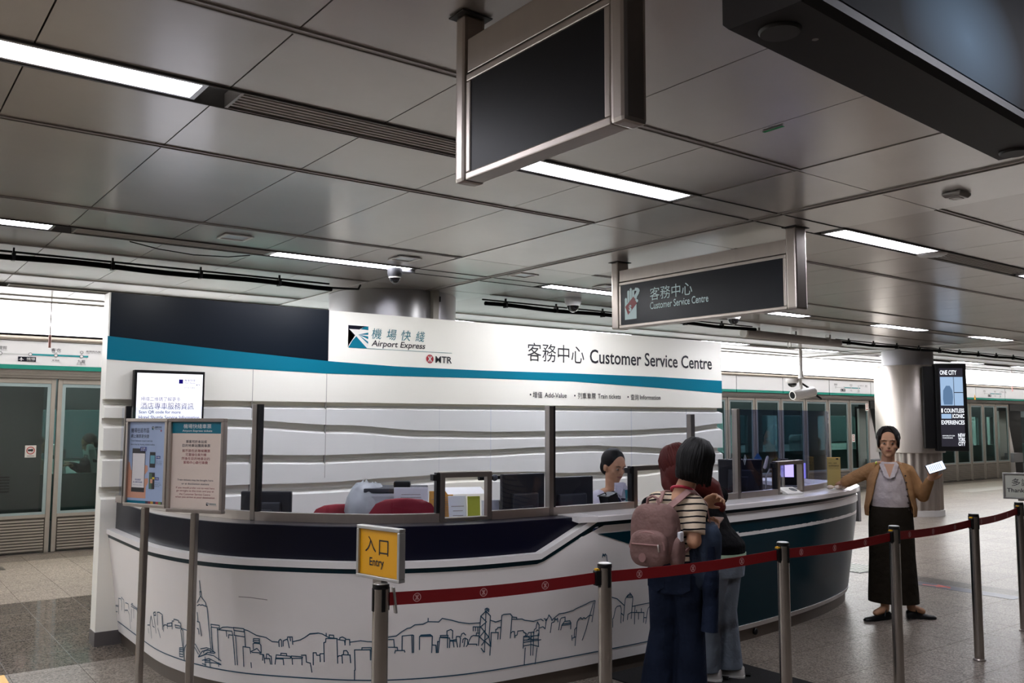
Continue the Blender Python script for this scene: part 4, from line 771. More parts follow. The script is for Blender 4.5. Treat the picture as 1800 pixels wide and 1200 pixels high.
# payment kiosk screen behind the right hatch, side glass clip, hanging blue tag
c, u, n = frame_at((6.93, 5.02, .75), -.72)
t = thing('ticket_terminal', 'ticket terminal glowing violet inside the right-hand hatch', 'terminal', c)
b = MB(); b.obox(c+Z*.37, u, n, Z, .24, .05, .2); b.build('casing', m_black, t, bevel=.006)
m_vio = emat('violet_display', 'b3a6ff', 1.5)
b = MB(); b.obox(c+Z*.41-n*.026-u*.03, u, n, Z, .115, .003, .115); b.obox(c+Z*.41-n*.026+u*.11, u, n, Z, .05, .003, .14); b.build('display', m_vio, t)
b = MB(); b.obox(c+Z*.14-n*.0, u, n, Z, .1, .08, .27); b.build('stand', m_black, t)
b = MB(); b.obox(c+Z*.27-n*.08, u, n, Z, .2, .12, .02); b.build('receipt_tray', mat('tray_grey', '4b4b50', .5), t)
c, u, n = frame_at((6.52, 4.78, 1.0225), -.72)
t = thing('glass_wing', 'small glass wing with a metal clip standing beside the white card reader', 'glass panel', c)
b = MB(); b.obox(c+Z*.13+n*.12, n, u, Z, .24, .006, .26); b.build('glass', glass('wing_glass', 'b9bccf', .9), t); b = MB(); b.obox(c+Z*.255+n*.0, u, n, Z, .07, .03, .02); b.obox(c+Z*.13, u, n, Z, .006, .006, .26); b.build('clip', m_dsteel, t)
c = V((6.75, 5.15, 1.0)); t = thing('microphone', 'pale gooseneck microphone behind the right-hand glass', 'microphone', c)
b = MB(); b.tube([c-Z*.25, c+Z*.1, c+Z*.17+X*.03-Y*.02, c+Z*.16+X*.09-Y*.06], .007); b.build('gooseneck', mat('mic_grey', 'b5b3b0', .4, .5), t, smooth=50); b = MB(); b.capsule([c+Z*.19-X*.01, c+Z*.28+X*.03], [.017, .012]); b.build('capsule', mat('mic_pale', 'd8d5d0', .5), t, smooth=True); b = MB(); b.box(c.x-.06, c.x+.06, c.y-.06, c.y+.06, .75, .765); b.build('base', m_black, t)
c = V((6.9, 5.35, 1.26)); t = thing('hanging_tag', 'blue diamond-shaped tag seen through the right-hand glass', 'tag', c)
b = MB(); d1 = V((.77, -.64, 0)); b.prism([c-d1*.035, c-Z*.05, c+d1*.035, c+Z*.05], V((.006, .007, 0))); b.build('tag', mat('tag_blue', '2f6fae', .5), t); b = MB(); b.tube([c+Z*.05, c+Z*.09], .002, 6); b.tube([c-Z*.05, c-Z*.5], .003, 6); b.build('string', m_dsteel, t)

# ================================================================ HANGING SIGNS
def hang_sign(name, lab, cat, x, y0, y1, z0, z1, zt, pw, dx):     # faces -X, y1 is its left end as seen
    t = thing(name, lab, cat, (x, (y0+y1)/2, ZC))
    for yy, d in ((y1+pw*.55, 1), (y0-pw*.55, -1)):
        p = one('post', m_steel, t, lambda b: b.box(x-.005, x+dx+.01, yy-pw/2, yy+pw/2, z0-.025, ZC-.004), bevel=.012)
        one('ceiling_flange', mat('flange_dark', '2b2724', .6), p, lambda b: b.box(x-.02, x+dx+.025, yy-pw/2-.015, yy+pw/2+.015, ZC-.008, ZC-.004))
    b = MB(); fw = .022
    b.box(x, x+dx, y0, y1, z1, z1+fw); b.box(x, x+dx, y0, y1, z0-fw, z0); b.box(x, x+dx, y0, y0+fw, z0, z1); b.box(x, x+dx, y1-fw, y1, z0, z1)
    b.build('frame', m_steel, t, bevel=.004)
    one('header_plate', m_steel, t, lambda b: b.box(x+.004, x+dx-.004, y0, y1, z1+fw+.006, zt), bevel=.003)
    return t
hs = hang_sign('blank_display_sign', 'large hanging sign with a blank black face and steel frame near the ceiling centre', 'hanging sign', 1.423, 1.512, 2.135, 2.344, 2.62, 2.752, .05, .062)
one('display', mat('blank_face', '0b0a0d', .4, spec=.15), hs, lambda b: b.box(1.427, 1.48, 1.534, 2.113, 2.344, 2.62))
cs = hang_sign('service_sign', 'dark hanging Customer Service Centre sign with a hand and question mark symbol', 'hanging sign', 4.709, 3.405, 4.925, 2.337, 2.645, 2.762, .075, .1)
one('face', mat('sign_navy', '0d121c', .35, spec=.25), cs, lambda b: b.box(4.712, 4.80, 3.427, 4.903, 2.337, 2.645))
xs_ = 4.709; MY = V((0, -1, 0)); m_sw = mat('sign_white', 'c6dcdc', .5, emit=.12, ecol='c6dcdc')
b = MB(); text(b, '客務中心', (xs_, 4.595, 2.496), MY, Z, .41, .095); b.build('chinese_lettering', m_sw, cs); b = MB(); text(b, 'Customer Service Centre', (xs_, 4.595, 2.43), MY, Z, .555, .053, bold=.01)
b.build('english_lettering', m_sw, cs); b = MB(); text(b, '?', (xs_, 4.765, 2.495), MY, Z, .065, .115, bold=.03); b.build('question_mark', m_sw, cs)
b = MB(); hy = lambda a, c: (xs_, 4.86-a, 2.375+c)
b.poly([hy(0, 0), hy(.125, 0), hy(.125, .13), hy(0, .13)])
for a, h in ((.0, .17), (.027, .225), (.053, .24), (.079, .225)): b.poly([hy(a, .12), hy(a+.023, .12), hy(a+.023, h-.01), hy(a+.0115, h), hy(a, h-.01)])
b.build('hand_symbol', m_sw, cs)
b = MB(); xs2 = xs_-.0012
b.poly([(xs2, 4.86-a, 2.375+c) for a, c in ((.005, .1), (.095, .17), (.13, .115), (.035, .035))]); b.build('banknote_symbol', mat('note_red', '8e2f33', .5), cs)
b = MB(); text(b, '$', (xs2-.001, 4.86-.045, 2.375+.055), MY, Z, .028, .055, bold=.03); b.build('dollar_symbol', m_sw, cs)
# black display at the upper right corner
td = thing('ceiling_display', 'large black ceiling-hung display with a bluish screen at the upper right corner', 'display', (1.8, .95, ZC))
a0 = V((1.198, .985, 2.30)); du = V((1.186, .085, 0)); Ld = du.length; du.normalize(); dn = V((du.y, -du.x, 0))     # dn points to the viewer side
Wd = .165
def Q(a, c, z): return a0+du*a+dn*c+Z*z
b = MB(); b.loft([[Q(a, c, z) for c, z in ((0, .012), (.012, 0), (Wd-.012, 0), (Wd, .012), (Wd, .54), (0, .54))] for a in (0, .008, Ld-.008, Ld)]); b.build('casing', mat('display_casing', '14110f', .5, vary=.1, spec=.25), td, smooth=20)
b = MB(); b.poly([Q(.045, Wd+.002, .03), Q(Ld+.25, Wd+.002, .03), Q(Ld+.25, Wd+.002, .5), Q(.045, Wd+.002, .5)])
m = D.materials.new('painted_glare_display'); m.use_nodes = True; N = m.node_tree.nodes; Lk = m.node_tree.links; pb = N['Principled BSDF']; pb.inputs['Base Color'].default_value = lin('0a0d12'); pb.inputs['Roughness'].default_value = .6; pb.inputs['Specular IOR Level'].default_value = .05
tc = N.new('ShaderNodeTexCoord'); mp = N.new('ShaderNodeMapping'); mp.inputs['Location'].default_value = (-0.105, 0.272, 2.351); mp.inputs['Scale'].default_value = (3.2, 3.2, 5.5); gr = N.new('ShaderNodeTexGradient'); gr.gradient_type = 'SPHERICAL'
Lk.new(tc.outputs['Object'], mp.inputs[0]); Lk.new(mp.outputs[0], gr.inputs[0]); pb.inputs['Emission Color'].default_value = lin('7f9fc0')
mu = N.new('ShaderNodeMath'); mu.operation = 'MULTIPLY'; mu.inputs[1].default_value = .36; Lk.new(gr.outputs[0], mu.inputs[0]); Lk.new(mu.outputs[0], pb.inputs['Emission Strength'])  # bluish glare painted onto the dark screen as a soft emission spot
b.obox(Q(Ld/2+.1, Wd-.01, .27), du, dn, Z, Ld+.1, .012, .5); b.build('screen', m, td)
for a in (.07, Ld-.05):
    b = MB(); q = Q(a, Wd*.42, 0); b.lathe([(.034, 2.294), (.037, 2.298), (.037, 2.31)], 28, (q.x, q.y)); o = b.build('pole_cap', mat('cap_dark', '171412', .5), td, smooth=40)
    b = MB(); b.tube([(q.x, q.y, 2.84), (q.x, q.y, ZC-.004)], .03); b.tube([(q.x, q.y, 2.6), (q.x, q.y, ZC-.004)], .03, 16); b.build('hanging_pole', m_black, td)
b = MB(); disc(b, Q(.15, Wd*.55, -.0006), .006, du, dn, 12); b.build('sensor_dot', mat('dot_grey', '6f6a64', .5), td)

# ================================================================ CEILING FITTINGS
def downlight(x, y, lab):
    t = thing('downlight', lab, 'downlight', (x, y, ZC), 'square ceiling downlights'); s = .095; b = MB()
    for a, c, e, g in ((-s, s, -s, -s+.018), (-s, s, s-.018, s), (-s, -s+.018, -s+.018, s-.018), (s-.018, s, -s+.018, s-.018)): b.box(x+a, x+c, y+e, y+g, ZC-.012, ZC-.0045)
    b.build('frame', m_white, t)
    b = MB(); k = s-.018
    for i in range(4):
        a = [(-k, -k), (k, -k), (k, k), (-k, k)]; p, q = a[i], a[(i+1) % 4]; b.add([(x+p[0], y+p[1], ZC-.0045), (x+q[0], y+q[1], ZC-.0045), (x, y, ZC-.0055+.0)], [[0, 1, 2]])
    sp = D.lights.new('downlight_bulb', 'SPOT'); sp.energy = 17; sp.spot_size = 3.1; sp.spot_blend = .25; sp.shadow_soft_size = .06; so = D.objects.new('downlight_bulb', sp); COL.objects.link(so); so.parent = t; so.location = (0, 0, -.03)
    b.build('reflector', mat('reflector', 'e6eaee', .3, .6), t)
downlight(2.03, 5.83, 'square ceiling downlight left, above the navy end of the kiosk wall'); downlight(3.34, 5.83, 'square ceiling downlight just above the black dome camera')
downlight(4.52, 5.89, 'square ceiling downlight in the bulkhead above the kiosk wall lettering'); downlight(5.53, 5.95, 'square ceiling downlight close to the left post of the service sign')
downlight(6.72, 5.95, 'unseen square downlight added behind the service sign to brighten the kiosk wall')  # added lamp, out of sight, lifting the right end of the kiosk wall
def dome(x, y, lab, col, r):
    t = thing('dome_camera', lab, 'security camera', (x, y, ZC)); one('mount', mat('dome_mount_'+col, col, .5), t, lambda b: b.lathe([(.0, ZC-.005), (r*1.15, ZC-.005), (r*1.1, ZC-.05), (r*.95, ZC-.075), (0, ZC-.075)], 28, (x, y)), smooth=40)
    b = MB(); b.ell((x, y, ZC-.078), r*.82, r*.82, r*.95); b.build('dome', mat('dome_black', '0c0c0e', .05, spec=.8), t, smooth=True)
    b = MB(); b.lathe([(r*.84, ZC-.085), (r*.9, ZC-.08), (r*.9, ZC-.07)], 28, (x, y)); b.build('trim_ring', m_white, t, smooth=40)
    return t
dm = dome(3.50, 6.27, 'black dome camera hanging under the ceiling above the kiosk wall', '2a2a2c', .055)
one('bracket', m_gray, dm, lambda b: b.box(3.5, 3.66, 6.22, 6.32, ZC-.03, ZC-.005))
dome(5.79, 6.72, 'white dome camera beside the black pipe over the kiosk lettering', 'd8d8d6', .075)
dome(8.0, 6.5, 'white dome camera just under the lower edge of the service sign', 'd6d6d4', .075)
em = thing('emergency_light', 'small pale emergency light fitting on the plain ceiling strip at the right', 'emergency light', (4.70, 2.31, ZC))
b = MB(); b.loft([[(4.70+a*k, 2.31+c*k, z) for a, c in ((-.06, -.05), (.06, -.05), (.06, .05), (-.06, .05))] for z, k in ((ZC-.006, 1), (ZC-.02, 1), (ZC-.034, .78))]); b.build('body', m_alu, em, bevel=.004)
b = MB(); b.box(4.67, 4.73, 2.285, 2.335, ZC-.037, ZC-.033); b.build('lens', m_white, em)
rc = thing('round_cover', 'round pale cover plate between the right light and the slotted grille', 'cover plate', (6.30, CH[3], ZC)); one('plate', m_alu, rc, lambda b: b.lathe([(.0, ZC-.02), (.09, ZC-.02), (.1, ZC-.012), (.1, ZC-.008)], 32, (6.30, CH[3])), smooth=40); one('rim', m_dsteel, rc, lambda b: b.lathe([(.1, ZC-.012), (.108, ZC-.01), (.108, ZC-.006)], 32, (6.30, CH[3])))
gt = one('green_tape', mat('tape_green', '1f9a5a', .6), None, lambda b: b.box(3.04, 3.058, 2.20, 2.30, ZC-.0055, ZC-.0045)); tag(gt, 'small green tape stuck to the ceiling right of the blank hanging sign', 'tape')
# cable pipe along the ceiling on clips
YC = 7.13
def pipe(x0, x1, lab, y=YC, clips=True, sag=.012):
    t = thing('cable_pipe', lab, 'pipe', ((x0+x1)/2, y, ZC)); xs = srange(x0, x1, .16)
    b = MB(); b.tube([(x, y, ZC-.075-sag*math.sin(x*2.4)**2) for x in xs], .021, 10); b.build('pipe', m_rubber, t, smooth=50)
    b = MB(); b.tube([(x, y+.05, ZC-.035) for x in (x0, x1)], .008, 8); b.build('thin_cable', m_black, t)
    x = x0+.25
    while x < x1: one('clip', m_black, t, lambda b: (b.box(x-.012, x+.012, y-.026, y+.026, ZC-.105, ZC-.05), b.box(x-.006, x+.006, y-.01, y+.01, ZC-.05, ZC-.012))); x += .66
    return t
p = pipe(-2, 3.35, 'black cable pipe clipped under the ceiling at the left above the kiosk wall')
one('tail_cable', m_black, p, lambda b: b.tube([(3.35, YC, ZC-.075), (3.5, YC, ZC-.07), (3.62, YC+.02, ZC-.06), (3.68, YC+.1, ZC-.01)], .009, 8), smooth=50)
pipe(5.0, 9.2, 'black cable pipe under the ceiling between the kiosk lettering and the service sign'); pipe(11.6, 24, 'black cable pipe running past the top of the steel pillar', 7.5)
lc = thing('loose_cable', 'thin loose black cable sagging under the left slotted grille', 'cable', (1.9, 6.45, ZC)); one('wire', m_black, lc, lambda b: b.tube([(1.5, 6.42, ZC-.006), (1.7, 6.45, ZC-.03), (1.95, 6.47, ZC-.04), (2.2, 6.45, ZC-.03), (2.35, 6.42, ZC-.006)], .004, 6), smooth=50)
cl = thing('loose_clip', 'single dark cable clip under the bulkhead edge above the kiosk lettering', 'clip', (4.45, YC, ZC)); one('clip', m_black, cl, lambda b: (b.box(4.44, 4.47, YC-.02, YC+.02, ZC-.11, ZC-.06), b.box(4.45, 4.46, YC-.005, YC+.005, ZC-.06, ZC-.004)))
tl = thing('pipe_cover', 'long pale tubular cover hanging under the ceiling right of the service sign', 'pipe cover', (10.4, 7.4, ZC))
one('tube', mat('cover_grey', 'a9a5a2', .45, .2), tl, lambda b: b.tube([(9.25, 7.35, ZC-.1), (11.6, 7.5, ZC-.1)], .055, 16), smooth=50)
for x in (9.6, 10.4, 11.2): one('hanger', m_alu, tl, lambda b: b.box(x-.02, x+.02, 7.38, 7.44, ZC-.1, ZC-.004))
one('end_ring', m_white, tl, lambda b: b.tube([(9.24, 7.35, ZC-.1), (9.27, 7.352, ZC-.1)], .058, 16), smooth=50)
ps = thing('pull_ring', 'small white wire ring dangling under the pale pipe cover', 'ring', (10.3, 7.42, ZC-.17)); 
b = MB(); b.tube([(10.3+.04*math.cos(a), 7.42, ZC-.20+.045*math.sin(a)) for a in [2*math.pi*i/16 for i in range(17)]], .005, 6); b.build('ring', m_white, ps, smooth=50)
# suspended camera on a pole in front of the light band
cx, cy = 12.99, 9.14
sc_ = thing('security_camera', 'white bullet camera on a ceiling pole in front of the bright light band', 'security camera', (cx, cy, ZC))
one('pole', m_white, sc_, lambda b: (b.tube([(cx, cy, 2.36), (cx, cy, ZC-.004)], .03, 12), b.lathe([(.03, 2.47), (.045, 2.36), (.05, 2.33)], 20, (cx, cy))), smooth=50)
one('dome_unit', m_white, sc_, lambda b: b.lathe([(.0, 2.32), (.11, 2.32), (.11, 2.27), (.08, 2.24)], 24, (cx-.12, cy+.09)), smooth=50)
b = MB(); b.ell((cx-.12, cy+.09, 2.235), .075, .075, .06); b.build('dome', MATS['dome_black'], sc_, smooth=True)
one('arm', m_white, sc_, lambda b: b.tube([(cx-.02, cy, 2.34), (cx-.01, cy, 2.2), (cx, cy, 2.1)], .025, 10), smooth=50)
d_ = V((-.88, .20, -.16)).normalized(); q = V((cx+.05, cy-.02, 2.06))
b = MB(); b.tube([q-d_*.22, q+d_*.22], .075, 20); b.tube([q-d_*.2+Z*.02, q+d_*.26+Z*.02], .078, 20); br = b.build('barrel', m_white, sc_, smooth=50)
b = MB(); b.tube([q+d_*.255+Z*.02, q+d_*.264+Z*.02], .06, 20); b.build('lens', m_black, br, smooth=50)
one('cable', m_black, sc_, lambda b: b.tube([(cx+.02, cy, 2.24), (cx+.15, cy-.05, 2.16), (cx+.3, cy-.12, 2.02), (cx+.36, cy-.14, 1.98)], .018, 8), smooth=50)
for xx, yy, z0, lab in ((1.66, 10.3, 2.35, 'thin pull rod hanging in front of the light band at the left'), (21.8, 9.6, 2.3, 'thin pull rod hanging right of the advert screen')):
    t = thing('hanging_rod', lab, 'rod', (xx, yy, ZC)); one('rod', mat('rod_pale', 'b5a3a3', .5), t, lambda b: b.tube([(xx, yy, z0+.12), (xx, yy, ZC-.004)], .006, 8)); one('grip', mat('grip_pink', 'c98f88', .5), t, lambda b: b.tube([(xx, yy, z0), (xx, yy, z0+.13)], .013, 8))
# ================================================================ QUEUE POSTS AND BELTS
m_pole = mat('post_steel', 'b0aaa4', .25, 1, vary=.05, vscale=30, stretch=(1, 1, .02))
ST = [(1.70, 3.12), (2.745, 2.975), (3.97, 2.93), (5.13, 2.98), (6.25, 3.045), (7.40, 3.25)]
LAB = ['steel queue post carrying the yellow Entry sign', 'steel queue post standing left of the woman with the pink backpack',
       'steel queue post in front of the teal counter panel', 'steel queue post in front of the long dark skirt', 'steel queue post standing free on the open floor at the right', 'steel queue post at the right edge carrying the white Thank sign']
HS = .983
m_mark = mat('belt_mark', 'e6b4b4', .6)
def queue_post(i):
    x, y = ST[i]; t = thing('queue_post', LAB[i], 'queue post', (x, y, 0), 'belt queue posts')
    one('pole', m_pole, t, lambda b: b.lathe([(.031, .004), (.031, HS-.018)], 28, (x, y)), smooth=40)
    one('floor_flange', m_dsteel, t, lambda b: b.lathe([(.04, 0), (.04, .006), (.033, .012)], 28, (x, y)), smooth=40)
    one('head_ring', m_black, t, lambda b: b.lathe([(.0325, HS-.02), (.0325, HS-.004), (.03, HS-.002)], 28, (x, y)), smooth=40)
    one('cap', m_alu, t, lambda b: b.lathe([(.03, HS-.003), (.028, HS), (0, HS)], 28, (x, y)), smooth=40)
    nx_ = V((*ST[i+1], 0))-V((x, y, 0)) if i < 5 else V((1, .15, 0)); nx_.normalize(); c = V((x, y, 0))
    for d in (nx_, -nx_, V((-nx_.y, nx_.x, 0)), V((nx_.y, -nx_.x, 0))):
        side = V((-d.y, d.x, 0)); b = MB(); b.obox(c+d*.0305+Z*(HS-.06), d, side, Z, .008, .016, .09); b.build('belt_slot', m_black, t, bevel=.003)
    if i < 5:
        a = c+nx_*.033; e = V((*ST[i+1], 0))-nx_*.034; L = (e-a).length; n = V((nx_.y, -nx_.x, 0))
        z0, z1 = HS-.088, HS-.038
        sagf = lambda f: -.012*math.sin(math.pi*f)
        b = MB(); b.loft([[a+nx_*L*f+n*k+Z*(z+sagf(f)) for k, z in ((-.001, z0), (-.001, z1), (.001, z1), (.001, z0))] for f in [j/16 for j in range(17)]]); bl = b.build('belt', m_red, t)
        b = MB(); nm = 3
        for j in range(nm):
            f = (.12, .42, .72)[j]+(.03 if i % 2 else 0); q = a+nx_*L*f+n*.002+Z*((z0+z1)/2+sagf(f)); ring(b, q, .0145, .0172, nx_, Z, 24); r = .0115; w_ = .003
            rib(b, [q+Z*r*.8, q-Z*r*.8], w_, n); rib(b, [q-nx_*r*.6+Z*r*.8, q-nx_*r*.4+Z*r*.35, q, q-nx_*r*.4-Z*r*.35, q-nx_*r*.6-Z*r*.8], w_, n); rib(b, [q+nx_*r*.6+Z*r*.8, q+nx_*r*.4+Z*r*.35, q, q+nx_*r*.4-Z*r*.35, q+nx_*r*.6-Z*r*.8], w_, n)
        b.build('belt_mark', m_mark, bl)
        q = V((*ST[i+1], 0))-nx_*.042; b = MB(); b.obox(q+Z*((z0+z1)/2), nx_, n, Z, .024, .03, .066); bk = b.build('belt_buckle', m_black, t, bevel=.004)
        b = MB(); b.obox(q+Z*(z1+.012), nx_, n, Z, .016, .02, .008); b.build('release_tab', mat('tab_yellow', 'd8a400', .5), bk)
    if i == 0:
        b = MB(); b.obox(c+nx_*.045+Z*(HS-.07)+nx_*.012, (nx_-Z*-.12).normalized(), V((-nx_.y, nx_.x, 0)), (Z+nx_*-.12).normalized(), .008, .02, .1); b.build('belt_end_flap', m_alu, t)
    return t
posts = [queue_post(i) for i in range(6)]
def post_sign(t, c, u, w_, h, face, lines, mlab):
    c = V(c); u = V(u).normalized(); n = V((u.y, -u.x, 0)); f = .014
    b = MB()
    for a, e, sw, sh in ((0, h/2-f/2, w_, f), (0, -h/2+f/2, w_, f), (-w_/2+f/2, 0, f, h-2*f), (w_/2-f/2, 0, f, h-2*f)): b.obox(c+u*a+Z*e, u, n, Z, sw, .032, sh)
    fr = b.build('sign_frame', m_alu, t, bevel=.003)
    b = MB(); b.obox(c, u, n, Z, w_-2*f, .012, h-2*f); b.build('sign_face', face, fr)
    q = c+n*.0075
    for nm, zh in (('chinese_lettering', True), ('english_lettering', False)):
        b = MB()
        for s, a, e, sw, sh, bo in lines:
            if (ord(s[0]) > 0x2E80) == zh: text(b, s, q+u*a+Z*e, u, Z, sw, sh, bold=bo)
        b.build(nm, m_ink, fr)
    b = MB(); b.obox(c-Z*(h/2+.006), u, n, Z, .05, .03, .014); b.build('sign_foot', m_dsteel, fr)
e0 = V((1.694, 3.292, 0)); e1 = V((1.752, 3.038, 0)); cc = (e0+e1)/2; cc.z = 1.093
cc.x, cc.y = 1.714, 3.155
post_sign(posts[0], cc, e1-e0, .255, .205, mat('sign_amber', 'e0a100', .5), [('入', -.082, .0, .065, .062, -.01), ('口', .0, -.008, .055, .06, -.01), ('Entry', -.055, -.062, .085, .042, .015)], '')
post_sign(posts[5], (7.465, 3.255, 1.105), (.45, -.9, 0), .255, .205, mat('sign_pale', 'c9cabd', .5), [('多謝', -.065, .0, .13, .058, .01), ('Thank you', -.10, -.06, .2, .042, .012)], '')
# ================================================================ POSTER STANDS
def poster_stand(name, lab, a, c, z0, z1, fill):
    a, c = V((a[0], a[1], 0)), V((c[0], c[1], 0)); u = (c-a).normalized(); n = V((u.y, -u.x, 0)); w_ = (c-a).length; h = z1-z0; m_ = (a+c)/2
    t = thing(name, lab, 'poster stand', (m_.x, m_.y, 0), 'poster stands'); f = .018; b = MB()
    for k, e, sw, sh in ((0, h/2-f/2, w_, f), (0, -h/2+f/2, w_, f), (-w_/2+f/2, 0, f, h-2*f), (w_/2-f/2, 0, f, h-2*f)): b.obox(m_+u*k+Z*(z0+h/2+e), u, n, Z, sw, .03, sh)
    b.obox(m_+Z*(z0+h/2)-n*.008, u, n, Z, w_-2*f, .01, h-2*f); b.build('frame', m_steel, t, bevel=.003)
    b = MB(); b.obox(m_+Z*(z0/2+.005), u, n, Z, .03, .03, z0-.01); b.build('pole', m_pole, t, bevel=.004)
    b = MB(); b.obox(m_+Z*.006, u, n, Z, .26, .26, .012); b.build('base_plate', m_dsteel, t, bevel=.003)
    W, H = w_-2*f, h-2*f; o = m_-u*W/2+Z*(z0+f)+n*.001
    fill(t, lambda p, q, d=0: o+u*(p*W)+Z*(q*H)+n*d, u, n, W, H)
    return t
def quad(b, q, a0, a1, c0, c1, d): b.poly([q(a0, c0, d), q(a1, c0, d), q(a1, c1, d), q(a0, c1, d)])
def fill_blue(t, q, u, n, W, H):
    b = MB(); quad(b, q, 0, 1, 0, 1, .001); b.build('poster', mat('poster_blue', 'a3b6d6', .45), t)
    b = MB(); quad(b, q, 0, .5, .0, .03, .0015); b.build('footer_band', m_teal, t)
    cols = ('1a2340', '7d1f2a', 'c99a2a', '20314f', 'b0343c', '6b8f3a', '23233a')
    for i in range(7): b = MB(); quad(b, q, .5+i*.07, .57+i*.07, 0, .03, .0015); b.build('footer_swatch', mat('swatch_'+cols[i], cols[i], .5), t)
    mh = mat('poster_skin', 'd59b80', .6)
    b = MB(); b.poly([q(p, r_, .0015) for p, r_ in ((0, .06), (.5, .06), (.5, .2), (.56, .26), (.55, .31), (.46, .30), (.46, .35), (.54, .4), (.53, .46), (.47, .47), (.42, .4), (.08, .4), (.03, .5), (0, .5))]); b.build('poster_hand', mh, t)
    mb_ = mat('poster_phone', '1d1a1e', .4)
    b = MB(); quad(b, q, .1, .46, .135, .67, .002); quad(b, q, .58, .73, .44, .63, .002); quad(b, q, .58, .73, .18, .38, .002); b.build('poster_phone', mb_, t)
    b = MB(); quad(b, q, .115, .45, .19, .61, .0025); b.build('phone_screen', mat('poster_paper', 'e6e3e2', .5), t)
    b = MB(); quad(b, q, .6, .72, .49, .59, .0025); b.build('picture_tile', mat('picture_teal', '5fa3b5', .5), t)
    b = MB(); quad(b, q, .585, .66, .18, .37, .0025); b.build('picture_tile', mat('picture_green', '4d6a50', .5), t)
    b = MB(); quad(b, q, .67, .73, .3, .325, .003); b.build('picture_tile', mat('picture_yellow', 'd9c22a', .5), t)
    b = MB(); quad(b, q, .62, .68, .25, .3, .003); b.build('picture_tile', mh, t)
    mbb = mat('poster_badge', '283a86', .5)
    b = MB()
    for a, c in ((.32, .64), (.76, .55), (.74, .29)): quad(b, q, a, a+(.17 if a < .5 else .11), c, c+(.05 if a < .5 else .035), .003)
    b.build('step_badge', mbb, t)
    b = MB()
    for s, a, c, w_, h in (('步驟1', .34, .665, .13, .018), ('STEP 1', .34, .645, .13, .014), ('步驟2', .77, .557, .09, .02), ('步驟3', .75, .297, .09, .02)): text(b, s, q(a, c, .0035), u, Z, w_*W, h*H)
    b.build('badge_lettering', m_white, t)
    b = MB()
    for s, a, c, w_, h in (('機場往返市區', .04, .865, .5, .06), ('網上購票更快捷', .04, .80, .5, .045), ('Travel between airport and city', .04, .75, .6, .026), ('Save time by buying tickets online', .04, .705, .66, .026), ('機場快綫', .70, .925, .17, .022), ('Airport Express', .70, .905, .17, .014), ('Skip the ticket line', .74, .515, .17, .012), ('online tickets', .74, .495, .17, .012), ('go to the gate', .74, .475, .17, .012), ('at the gate', .74, .25, .15, .012), ('scan the code', .74, .23, .17, .012), ('and board', .74, .21, .12, .012)): text(b, s, q(a, c, .002), u, Z, w_*W, h*H)
    b.build('poster_lettering', mat('poster_ink', '23233f', .6), t)
    b = MB()
    for s, a, c, w_, h in (('掃描購票', .2, .275, .16, .022), ('網上購買即享優惠', .15, .245, .25, .022), ('Scan to buy tickets', .15, .215, .25, .012)): text(b, s, q(a, c, .003), u, Z, w_*W, h*H)
    b.build('phone_lettering', mbb, t)
    o = q(.62, .905); express_logo(t, o+n*.0025, u, n, .016, (m_navy, m_teal, MATS['poster_paper']))
    b = MB(); disc(b, q(.86, .892, .002), .004, u, Z, 12); b.build('roundel', MATS['roundel_red'], t)
def fill_cream(t, q, u, n, W, H):
    b = MB(); quad(b, q, 0, 1, 0, 1, .001); b.build('poster', mat('poster_cream', 'e0cfc0', .5), t)
    b = MB(); quad(b, q, 0, 1, .868, 1, .0015); b.build('title_band', mat('poster_teal', '046f83', .45), t)
    b = MB(); text(b, '機場快綫車票', q(.22, .925, .002), u, Z, .56*W, .052*H); text(b, 'Airport Express tickets', q(.2, .88, .002), u, Z, .6*W, .03*H, bold=.01); b.build('title_lettering', m_white, t)
    b = MB()
    for s, a, c, w_, h in (('乘客可於本站或', .28, .755, .42, .035), ('目的地車站購買車票', .21, .71, .56, .035)): text(b, s, q(a, c, .002), u, Z, w_*W, h*H)
    b.build('chinese_heading', mat('poster_ink', '23233f', .6), t); b = MB()
    for s, a, c, w_, h in (('Train tickets may be bought here', .13, .315, .72, .026), ('or at destination stations', .22, .277, .55, .022)): text(b, s, q(a, c, .002), u, Z, w_*W, h*H)
    b.build('english_heading', MATS['poster_ink'], t)
    b = MB()
    for s, a, c, w_, h in (('如不欲在此等候購票', .21, .65, .56, .034), ('可直接往乘列車', .28, .605, .42, .034), ('然後在目的地車站的', .2, .56, .57, .034), ('客務中心繳付車費', .24, .515, .49, .034)): text(b, s, q(a, c, .002), u, Z, w_*W, h*H)
    b.build('chinese_notice', mat('notice_red', '8e2438', .6), t); b = MB()
    for s, a, c, w_, h in (('If you would prefer not to wait here', .11, .225, .77, .027), ('go straight to the train and pay at', .12, .19, .75, .027), ('the Customer Service Centre', .18, .157, .62, .022), ('when you arrive at your destination', .1, .118, .79, .027)): text(b, s, q(a, c, .002), u, Z, w_*W, h*H)
    b.build('english_notice', MATS['notice_red'], t)
    express_logo(t, q(.73, .045)+n*.0025, u, n, .014, (m_navy, m_navy, m_white))
    b = MB(); text(b, '機場快綫', q(.79, .055, .002), u, Z, .13*W, .018*H); text(b, 'Airport Express', q(.79, .042, .002), u, Z, .14*W, .01*H); b.build('operator_lettering', m_lg, t)
PS = None
poster_stand('poster_stand', 'poster stand with a pale blue poster of a hand holding a phone', (1.189, 4.961), (1.320, 4.678), 1.165, 1.618, fill_blue)
poster_stand('poster_stand', 'poster stand with a cream train ticket notice under a teal title band', (1.318, 4.655), (1.506, 4.377), 1.152, 1.619, fill_cream)
